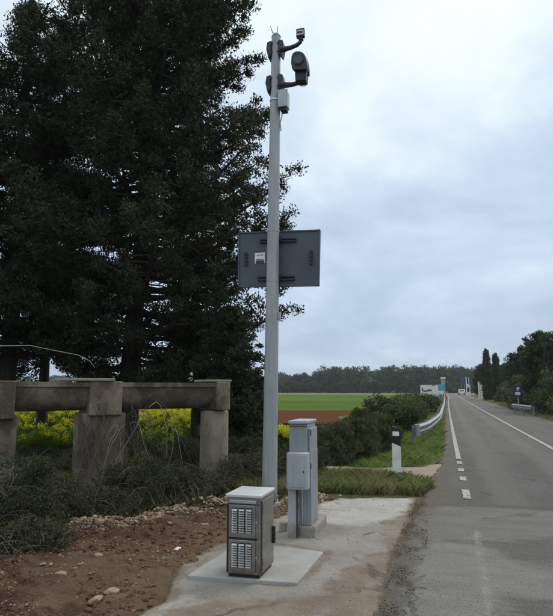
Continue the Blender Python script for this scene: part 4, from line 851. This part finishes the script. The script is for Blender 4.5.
for (px, Y, rx, h, mk), lab in zip(RB, RL):
    x, y, z = at(px, 400, Y); x = max(x, float(xr(Y))+rx*.75+.5)
    shrub('roadside_bush', lab, 'bush', 'bushes along the right roadside', x, y, -.1, rx, rx*1.3, h, 110, 90, .12+.001*Y, .06+.0006*Y, M[mk], M['twig'], 12, .3, .42, 7, .0)
RT_ = [(543, 47, 5.75, 1.9, 'pine', 'tallest dark pine at the right edge of the photo'), (525, 58, 5.35, 1.8, 'pine', 'second dark pine with a rounded top right of the cypress spires'), (568, 44, 5.6, 2.0, 'pine', 'dark pine mostly outside the right photo edge'),
       (514, 78, 4.9, 1.9, 'pine', 'low dark pine between the cypress spires and tall pines'), (536, 66, 5.2, 2.0, 'pine', 'dark pine behind the two tall pines')]
for px, Y, H, r, mk, lab in RT_:
    x, y, z = at(px, 380, Y)
    conifer('pine_tree', lab, 'trees along the right roadside', (x, y, -.1), H, .16, P_((1.0, r*.7), (H*.45, r), (H*.75, r*.85), (H, .35)), 1.2, 44, .50, 60, .24, .085, M[mk], up=(.1, .6), flat=.75)
for px, Y, H, r, lab in ((487, 88, 7.2, .95, 'left and taller of two pointed cypress spires beyond the road'), (496.5, 90, 6.7, .85, 'right and shorter of two pointed cypress spires beyond the road'), (481, 104, 5.6, 1.5, 'dark dense tree left of the cypress spires'), (505, 96, 5.4, 1.4, 'dark dense tree right of the cypress spires')):
    x, y, z = at(px, 380, Y)
    conifer('roadside_cypress', lab, 'trees along the right roadside', (x, y, -.1), H, .14, P_((.3, r*.8), (H*.4, r), (H*.75, r*.6), (H, .06)), .3, 60, .42, 50, .26, .10, M['pine'], up=(.5, 1.1), flat=1.1)
# small blue sign
s0 = at(513.6, 396.3, 47); s1 = at(522.3, 385.4, 47); xg = (s0[0]+s1[0])/2
bs = empty('road_sign', (xg, 47, 0)); tag(bs, 'small dark blue road sign with white pictogram by the right hand bushes', 'sign')
q = MB(); q.tube([(xg, 47.05, -.1), (xg, 47.05, s1[2]-.02)], .03, 10); q.build('post', M['galv'], bs, smooth=True)
q = MB(); q.box(s0[0], s1[0], 46.98, 47.01, s0[2], s1[2]); q.build('blue_panel', M['darkblue'], bs, bevel=.01)
a_ = at(516, 391, 46.97); b_ = at(519.4, 386.4, 46.97); mx_ = (a_[0]+b_[0])/2; hz_ = b_[2]-a_[2]
q = MB(); q.tube([(mx_, 46.97, a_[2]), (mx_-.01, 46.97, a_[2]+hz_*.5), (mx_+.02, 46.97, b_[2]-.05)], [.05, .075, .05], 8); q.box(mx_+.03, b_[0], 46.955, 46.979, a_[2]+hz_*.35, a_[2]+hz_*.85); q.build('pictogram', M['white'], bs)
a_ = at(515.2, 395.2, 46.97); b_ = at(520.2, 392.0, 46.97)
q = MB(); q.box(a_[0], b_[0], 46.955, 46.979, a_[2], b_[2]); q.build('white_plate', M['white'], bs, bevel=.004)

# ================================================================== FAR END OF THE ROAD
YB1 = 92; c = [at(420.6, 396.2, YB1), at(438.0, 385.0, YB1)]
bb = empty('billboard', ((c[0][0]+c[1][0])/2, YB1, 0)); tag(bb, 'wide white billboard with dark scrawl beyond the left bushes', 'billboard')
q = MB(); q.box(c[0][0], c[1][0], YB1, YB1+.12, c[0][2], c[1][2]); q.build('panel', M['white'], bb, bevel=.01)
wb = c[1][0]-c[0][0]; hb_ = c[1][2]-c[0][2]
q = MB(); 
for u0, u1, v0, v1 in ((.08, .16, .45, .72), (.16, .42, .40, .52), (.40, .64, .44, .60)): q.box(c[0][0]+wb*u0, c[0][0]+wb*u1, YB1-.012, YB1-.002, c[0][2]+hb_*v0, c[0][2]+hb_*v1)
q.build('print', M['ink'], bb)
q = MB(); q.box(c[0][0]+wb*.66, c[0][0]+wb*.82, YB1-.012, YB1-.002, c[0][2]+hb_*.9, c[1][2]-.02); q.build('red_mark', M['red'], bb)
for u in (.1, .9): q = MB(); q.box(c[0][0]+wb*u-.06, c[0][0]+wb*u+.06, YB1+.03, YB1+.1, -.2, c[0][2]-.001); q.build('leg', M['galv'], bb)
def panel_sign(name, label, cat, x0y0, x1y1, Y, m, low=None):
    a_, b_ = at(*x0y0, Y), at(*x1y1, Y); xm = (a_[0]+b_[0])/2; r = empty(name, (xm, Y, 0)); tag(r, label, cat)
    q = MB(); q.box(a_[0], b_[0], Y, Y+.06, a_[2], b_[2]); q.build('panel', m, r, bevel=.01)
    hx_ = (b_[0]-a_[0])*.32
    for s in (-1, 1): q = MB(); q.box(xm+s*hx_-.04, xm+s*hx_+.04, Y+.061, Y+.13, -.1, b_[2]-.05); q.build('post', M['galv'], r)
    if low:
        c_, d_ = at(*low[0], Y), at(*low[1], Y); q = MB(); q.box(c_[0], d_[0], Y, Y+.06, c_[2], d_[2]); q.build('lower_panel', low[2], r, bevel=.01)
    return r
panel_sign('direction_sign', 'turquoise direction sign beside the white billboard', 'sign', (438.4, 390.6), (445.2, 384.2), 95, M['teal'], ((437.5, 394.2), (443.6, 390.8), M['white']))
mk_ = at(445.2, 396.6, 84); r = empty('hazard_marker', (mk_[0], 84, 0)); tag(r, 'low red and white hazard marker board at the road edge', 'marker')
hw_ = .28
for i in range(4):
    q = MB(); q.box(mk_[0]-hw_+i*hw_/2, mk_[0]-hw_+(i+1)*hw_/2-.002, 84, 84.04, mk_[2]+.02, mk_[2]+.40); q.build('stripe', M['red'] if i % 2 == 0 else M['white'], r)
q = MB(); q.box(mk_[0]-.04, mk_[0]+.04, 84.041, 84.09, -.1, mk_[2]+.3); q.build('post', M['galv'], r)
c = at(443, 378, 118); r = empty('stone_pillar', (c[0], 118, 0)); tag(r, 'beige stone pillar with a pale cap above the turquoise sign', 'pillar')
q = MB(); q.box(c[0]-.36, c[0]+.36, 118, 118.7, -.1, c[2]-.42); q.build('shaft', M['sandstone'], r, bevel=.02)
q = MB(); q.box(c[0]-.27, c[0]+.27, 118.08, 118.62, c[2]-.419, c[2]-.25); q.build('neck', M['ink'], r)
q = MB(); q.box(c[0]-.46, c[0]+.46, 117.9, 118.8, c[2]-.249, c[2]+.15); q.build('cap', M['render'], r, bevel=.05)
panel_sign('direction_sign', 'dark blue direction sign at the far right of the road', 'sign', (460.4, 384.2), (465.2, 377.0), 188, M['blue'])
def mast(name, label, cat, px, py, Y, rad_, m, head=None):
    t = at(px, py, Y); r = empty(name, (t[0], Y, 0)); tag(r, label, cat); q = MB(); q.tube([(t[0], Y, -.1), (t[0], Y, t[2])], [rad_, rad_*.7], 10); q.build('shaft', m, r, smooth=True)
    if head: q = MB(); q.box(t[0]-head, t[0]+.1, Y-.15, Y+.15, t[2]+.001, t[2]+.16); q.build('head', m, r, bevel=.03)
    return r
mast('flag_pole', 'thick white pole right of the dark blue sign', 'pole', 466, 377, 170, .17, M['white'])
mast('flag_pole', 'thin white pole second right of the dark blue sign', 'pole', 468.6, 377.5, 172, .09, M['white'])
mast('street_lamp', 'thin grey street lamp before the far wood', 'street lamp', 477.6, 369, 150, .07, M['galv'], .9)
a_ = at(468.3, 389.5, 160); r = empty('kiosk', (a_[0], 160, 0)); tag(r, 'small pale kiosk beside the white poles', 'kiosk')
q = MB(); q.box(a_[0]-.5, a_[0]+.5, 160, 161.0, -.1, 2.5); q.build('wall', M['render'], r, bevel=.03)
q = MB(); q.prism([(a_[0]-.6, 159.9, 2.501), (a_[0]+.6, 159.9, 2.501), (a_[0], 159.9, 3.0)], (0, 0, 0), (0, 1.2, 0)); q.build('roof', M['white'], r)
q = MB(); q.box(a_[0]-.28, a_[0]+.28, 159.97, 159.998, .9, 2.0); q.build('window', M['carglass'], r)
gw = empty('gate_wall', (at(482.5, 392, 100)[0], 100, 0)); tag(gw, 'white sloping gate wall by the right road edge', 'wall')
o = [at(480.2, 391.5, 100), at(480.2, 382.5, 100), at(481.2, 382.8, 100), at(483.6, 387, 100), at(486, 388.6, 100), at(486, 393.5, 100), at(483, 393.2, 100)]
o = [(x, y, z) for x, y, z in o]; o[0] = (o[0][0], 100, -.1); o[5] = (o[5][0], 100, -.1); o = o[:6]
q = MB(); q.prism(o, (0, 0, 0), (0, .3, 0)); q.build('wall', M['white'], gw, bevel=.02)
q = MB(); q.box(o[0][0]-.3, o[0][0]-.001, 99.95, 100.35, -.1, o[1][2]+.1); q.build('gatepost', M['render'], gw, bevel=.02)
# white car far away
cx, cyy = at(461.4, 388, 180)[0], 180
car = empty('parked_car', (cx, cyy, 0)); tag(car, 'tiny white car at the far end of the road', 'car')
prof_ = [(-2.0, .35), (-2.05, .75), (-1.9, .95), (-1.5, 1.35), (-1.2, 1.48), (.3, 1.48), (.95, 1.0), (1.9, .85), (2.05, .55), (2.0, .35)]
q = MB(); q.prism([(cx-.85, cyy+u, z) for u, z in prof_], (0, 0, 0), (1.7, 0, 0)); q.build('body', M['carpaint'], car, bevel=.06)
q = MB(); q.add([(cx-.7, cyy-1.93, .98), (cx+.7, cyy-1.93, .98), (cx+.62, cyy-1.57, 1.34), (cx-.62, cyy-1.57, 1.34)], [(0, 1, 2, 3)]); q.build('rear_window', M['carglass'], car)
for sx_ in (-1, 1):
    for v in (-1.25, 1.25): q = MB(); q.tube([(cx+sx_*.62, cyy+v, .31), (cx+sx_*.86, cyy+v, .31)], .31, 14); q.build('wheel', M['tyre'], car, smooth=True)
    q = MB(); q.box(cx+sx_*.72-.1, cx+sx_*.72+.1, cyy-2.07, cyy-1.99, .68, .84); q.build('tail_light', M['red'], car)

# ================================================================== FAR WOODS
def wood(name, label, rows, m, npc, ln, wd):
    cen, rad = [], []
    for x0, x1, y0, y1, n, h0, h1 in rows:
        for i in range(n):
            x = random.uniform(x0, x1); y = random.uniform(y0, y1); h = random.uniform(h0, h1); r = h*random.uniform(.26, .40)
            for k in range(9):
                z = h*random.uniform(.12, .95); rr = r*(1-.6*max(0, z/h-.5)); a = random.random()*6.28; d = rr*random.random()**.5*.8
                cen.append((x+math.cos(a)*d, y+math.sin(a)*d, z)); q = r*random.uniform(.35, .55); rad.append((q, q, q*.8))
    o = link(name, leaf_mesh(name, cen, rad, npc, ln, wd, up_w=.3), m); return tag(o, label, 'woodland', kind='stuff')
wood('woodland', 'dark wood closing off the fields and the road', [(-52, 24, 262, 300, 170, 9.5, 12.4), (-66, -40, 266, 300, 50, 7.5, 10.5), (-80, -60, 266, 300, 40, 5.5, 8.2), (-80, 22, 256, 262, 110, 2.5, 5.5)], M['wood1'], 60, .85, .42)
wood('distant_woodland', 'lower tree line in haze-tinted colour on the far left horizon', [(-420, -70, 330, 400, 300, 8.5, 11.8), (-400, -70, 318, 328, 160, 2.5, 5)], M['wood_hazed'], 34, 1.2, .6)
wood('right_woodland', 'dark wood behind the right roadside trees', [(16, 70, 130, 210, 60, 5, 7), (24, 120, 240, 290, 60, 8, 11)], M['wood1'], 34, .9, .45)

# ================================================================== RUBBLE
def rock(name, x, y, z, s, m, seed, flat_=.6):
    bm = bmesh.new(); bmesh.ops.create_icosphere(bm, subdivisions=2, radius=1); r_ = random.Random(seed); ph = [Vector((r_.uniform(-1, 1), r_.uniform(-1, 1), r_.uniform(-1, 1))).normalized() for _ in range(16)]; of = [r_.uniform(.42, .82) for _ in ph]
    for v in bm.verts:
        for n_, d in zip(ph, of):
            k_ = v.co.dot(n_)
            if k_ > d: v.co -= n_*(k_-d)
    bmesh.ops.scale(bm, vec=(s*r_.uniform(.8, 1.35), s*r_.uniform(.7, 1.1), s*flat_), verts=bm.verts)
    bmesh.ops.rotate(bm, cent=(0, 0, 0), matrix=Matrix.Rotation(r_.uniform(0, 6.28), 3, 'Z') @ Matrix.Rotation(r_.uniform(-.35, .35), 3, 'X'), verts=bm.verts)
    me = bpy.data.meshes.new(name); bm.to_mesh(me); bm.free(); o = link(name, me, m); o.location = (x, y, z); return o
def soil_z(x, y): return .005 + float(soil_rel(np.array(x), np.array(y)))
UQ = [(61, 578, .06, 'pale rounded stone alone on the red soil at lower left'), (95, 596, .085, 'flat pale slab of stone at the bottom left of the soil'), (112, 590, .06, 'pale flat stone touching the larger slab at lower left'), (43, 565, .035, 'small whitish stone on dark soil near the left edge'),
      (50, 567, .03, 'tiny white stone beside another near the left edge'), (120, 531, .07, 'grey stone at the top of the bank under the middle pier'), (98, 557, .06, 'grey flat stone halfway up the red soil'), (170, 524, .05, 'pale stone on the upper part of the red soil'), (205, 520, .075, 'long pale stone near the top right of the red soil')]
for i, (px, py, s, lab) in enumerate(UQ):
    x, y, z = gnd(px, py, .05); tag(rock('stone', x, y, soil_z(x, y)+.01, s, M['stone'], 100+i, .45), lab, 'stone', 'stones on the red soil')
for i in range(46):
    t = random.random()**.7*4-1e-3; k = int(t); f = t-k; x = crest[k][0]*(1-f)+crest[k+1][0]*f+random.gauss(0, .10)+.06; y = crest[k][1]*(1-f)+crest[k+1][1]*f+random.gauss(0, .14)-.05
    tag(rock('rubble_stone', x, y, soil_z(x, y)+.005, random.uniform(.025, .075), M['stone'], 300+i, .55), 'pale limestone rubble along the crest of the red soil bank', 'stone', 'rubble along the bank crest')
# loose chips: nobody could count them
def chips(name, label, pts, s0, s1, m):
    n = len(pts); base = nrm(rng.normal(size=(n, 6, 3))*.35 + np.array([(1,0,0),(-1,0,0),(0,1,0),(0,-1,0),(0,0,.7),(0,0,-.7)]))*(s0+(s1-s0)*rng.random((n, 1, 1))**2.5)
    V = base*np.array([1, 1, .7]) + pts[:, None]
    T = np.array([(0,2,4),(2,1,4),(1,3,4),(3,0,4),(2,0,5),(1,2,5),(3,1,5),(0,3,5)])
    Fq = (T[None]+np.arange(n)[:, None, None]*6).reshape(-1, 3); o = link(name, mesh_np(name, V.reshape(-1, 3), Fq), m); return tag(o, label, 'gravel', kind='stuff')
xy = in_poly(11000, soil_poly, .05); z = .008+soil_rel(xy[:, 0], xy[:, 1]); k = (fbm(xy[:, 0]*2, xy[:, 1]*2, 71) > .46) 
chips('soil_chips', 'small stones scattered in the red soil', np.column_stack([xy, z])[k], .004, .026, M['chip'])
t = rng.random(3000)*3.999; kk = t.astype(int); f = t-kk; cr_ = np.array(crest); pts = cr_[kk]*(1-f)[:, None]+cr_[kk+1]*f[:, None]+rng.normal(size=(3000, 2))*.13+np.array([.08, -.08])
chips('rubble_chips', 'pale limestone chips along the bank crest', np.column_stack([pts, .005+soil_rel(pts[:, 0], pts[:, 1])]), .006, .045, M['crestchip'])
xy = in_poly(9000, gp((410, 502), (428, 504), (428, 540), (420, 580), (400, 640), (370, 640), (392, 570)), 0); xy = xy[fbm(xy[:, 0]*5, xy[:, 1]*5, 33)+.25*rng.random(len(xy)) > .72]
chips('shoulder_gravel', 'grit and crumbs of asphalt beside the concrete', np.column_stack([xy, np.full(len(xy), .024)]), .002, .010, M['grit'])
xy = in_poly(900, apron_poly, .05); chips('apron_grit', 'loose grit on the concrete apron', np.column_stack([xy, np.full(len(xy), .024)]), .003, .012, M['apron'])
# soil clods
xy = in_poly(9000, soil_poly, .1); k = fbm(xy[:, 0]*1.6, xy[:, 1]*1.6, 77) > .5
chips('soil_clods', 'crumbly clods of red earth', np.column_stack([xy, soil_rel(xy[:, 0], xy[:, 1])])[k], .010, .045, M['clod'])
x, y, z = gnd(177, 546.5, .06); q = MB(); zz = soil_z(x, y)+.012
q.add([(x-.05, y, zz), (x-.01, y-.035, zz+.02), (x+.045, y-.01, zz+.005), (x+.03, y+.035, zz+.03), (x-.02, y+.03, zz+.022), (x, y, zz+.04)], [(0, 1, 5), (1, 2, 5), (2, 3, 5), (3, 4, 5), (4, 0, 5)])
M['litter'] = mat('litter_film', [(.45, .30, .40), (.7, .62, .68), (.8, .76, .8)], 30, rough=.5); tag(q.build('litter', M['litter']), 'crumpled pinkish white scrap of litter on the red soil', 'litter')

# ================================================================== AIR
hz = bpy.data.materials.new('haze_air'); hz.use_nodes = True; hn = hz.node_tree; hn.nodes.remove(hn.nodes['Principled BSDF'])
pv = hn.nodes.new('ShaderNodeVolumePrincipled'); pv.inputs['Color'].default_value = (.86, .91, .98, 1); pv.inputs['Density'].default_value = .0003; pv.inputs['Anisotropy'].default_value = .2
hn.links.new(pv.outputs[0], hn.nodes['Material Output'].inputs['Volume'])
tag(MB().box(-1650, 1650, -350, 2650, -1.4, 19).build('haze', hz), 'thin grey blue air over the far fields', 'haze', kind='stuff')
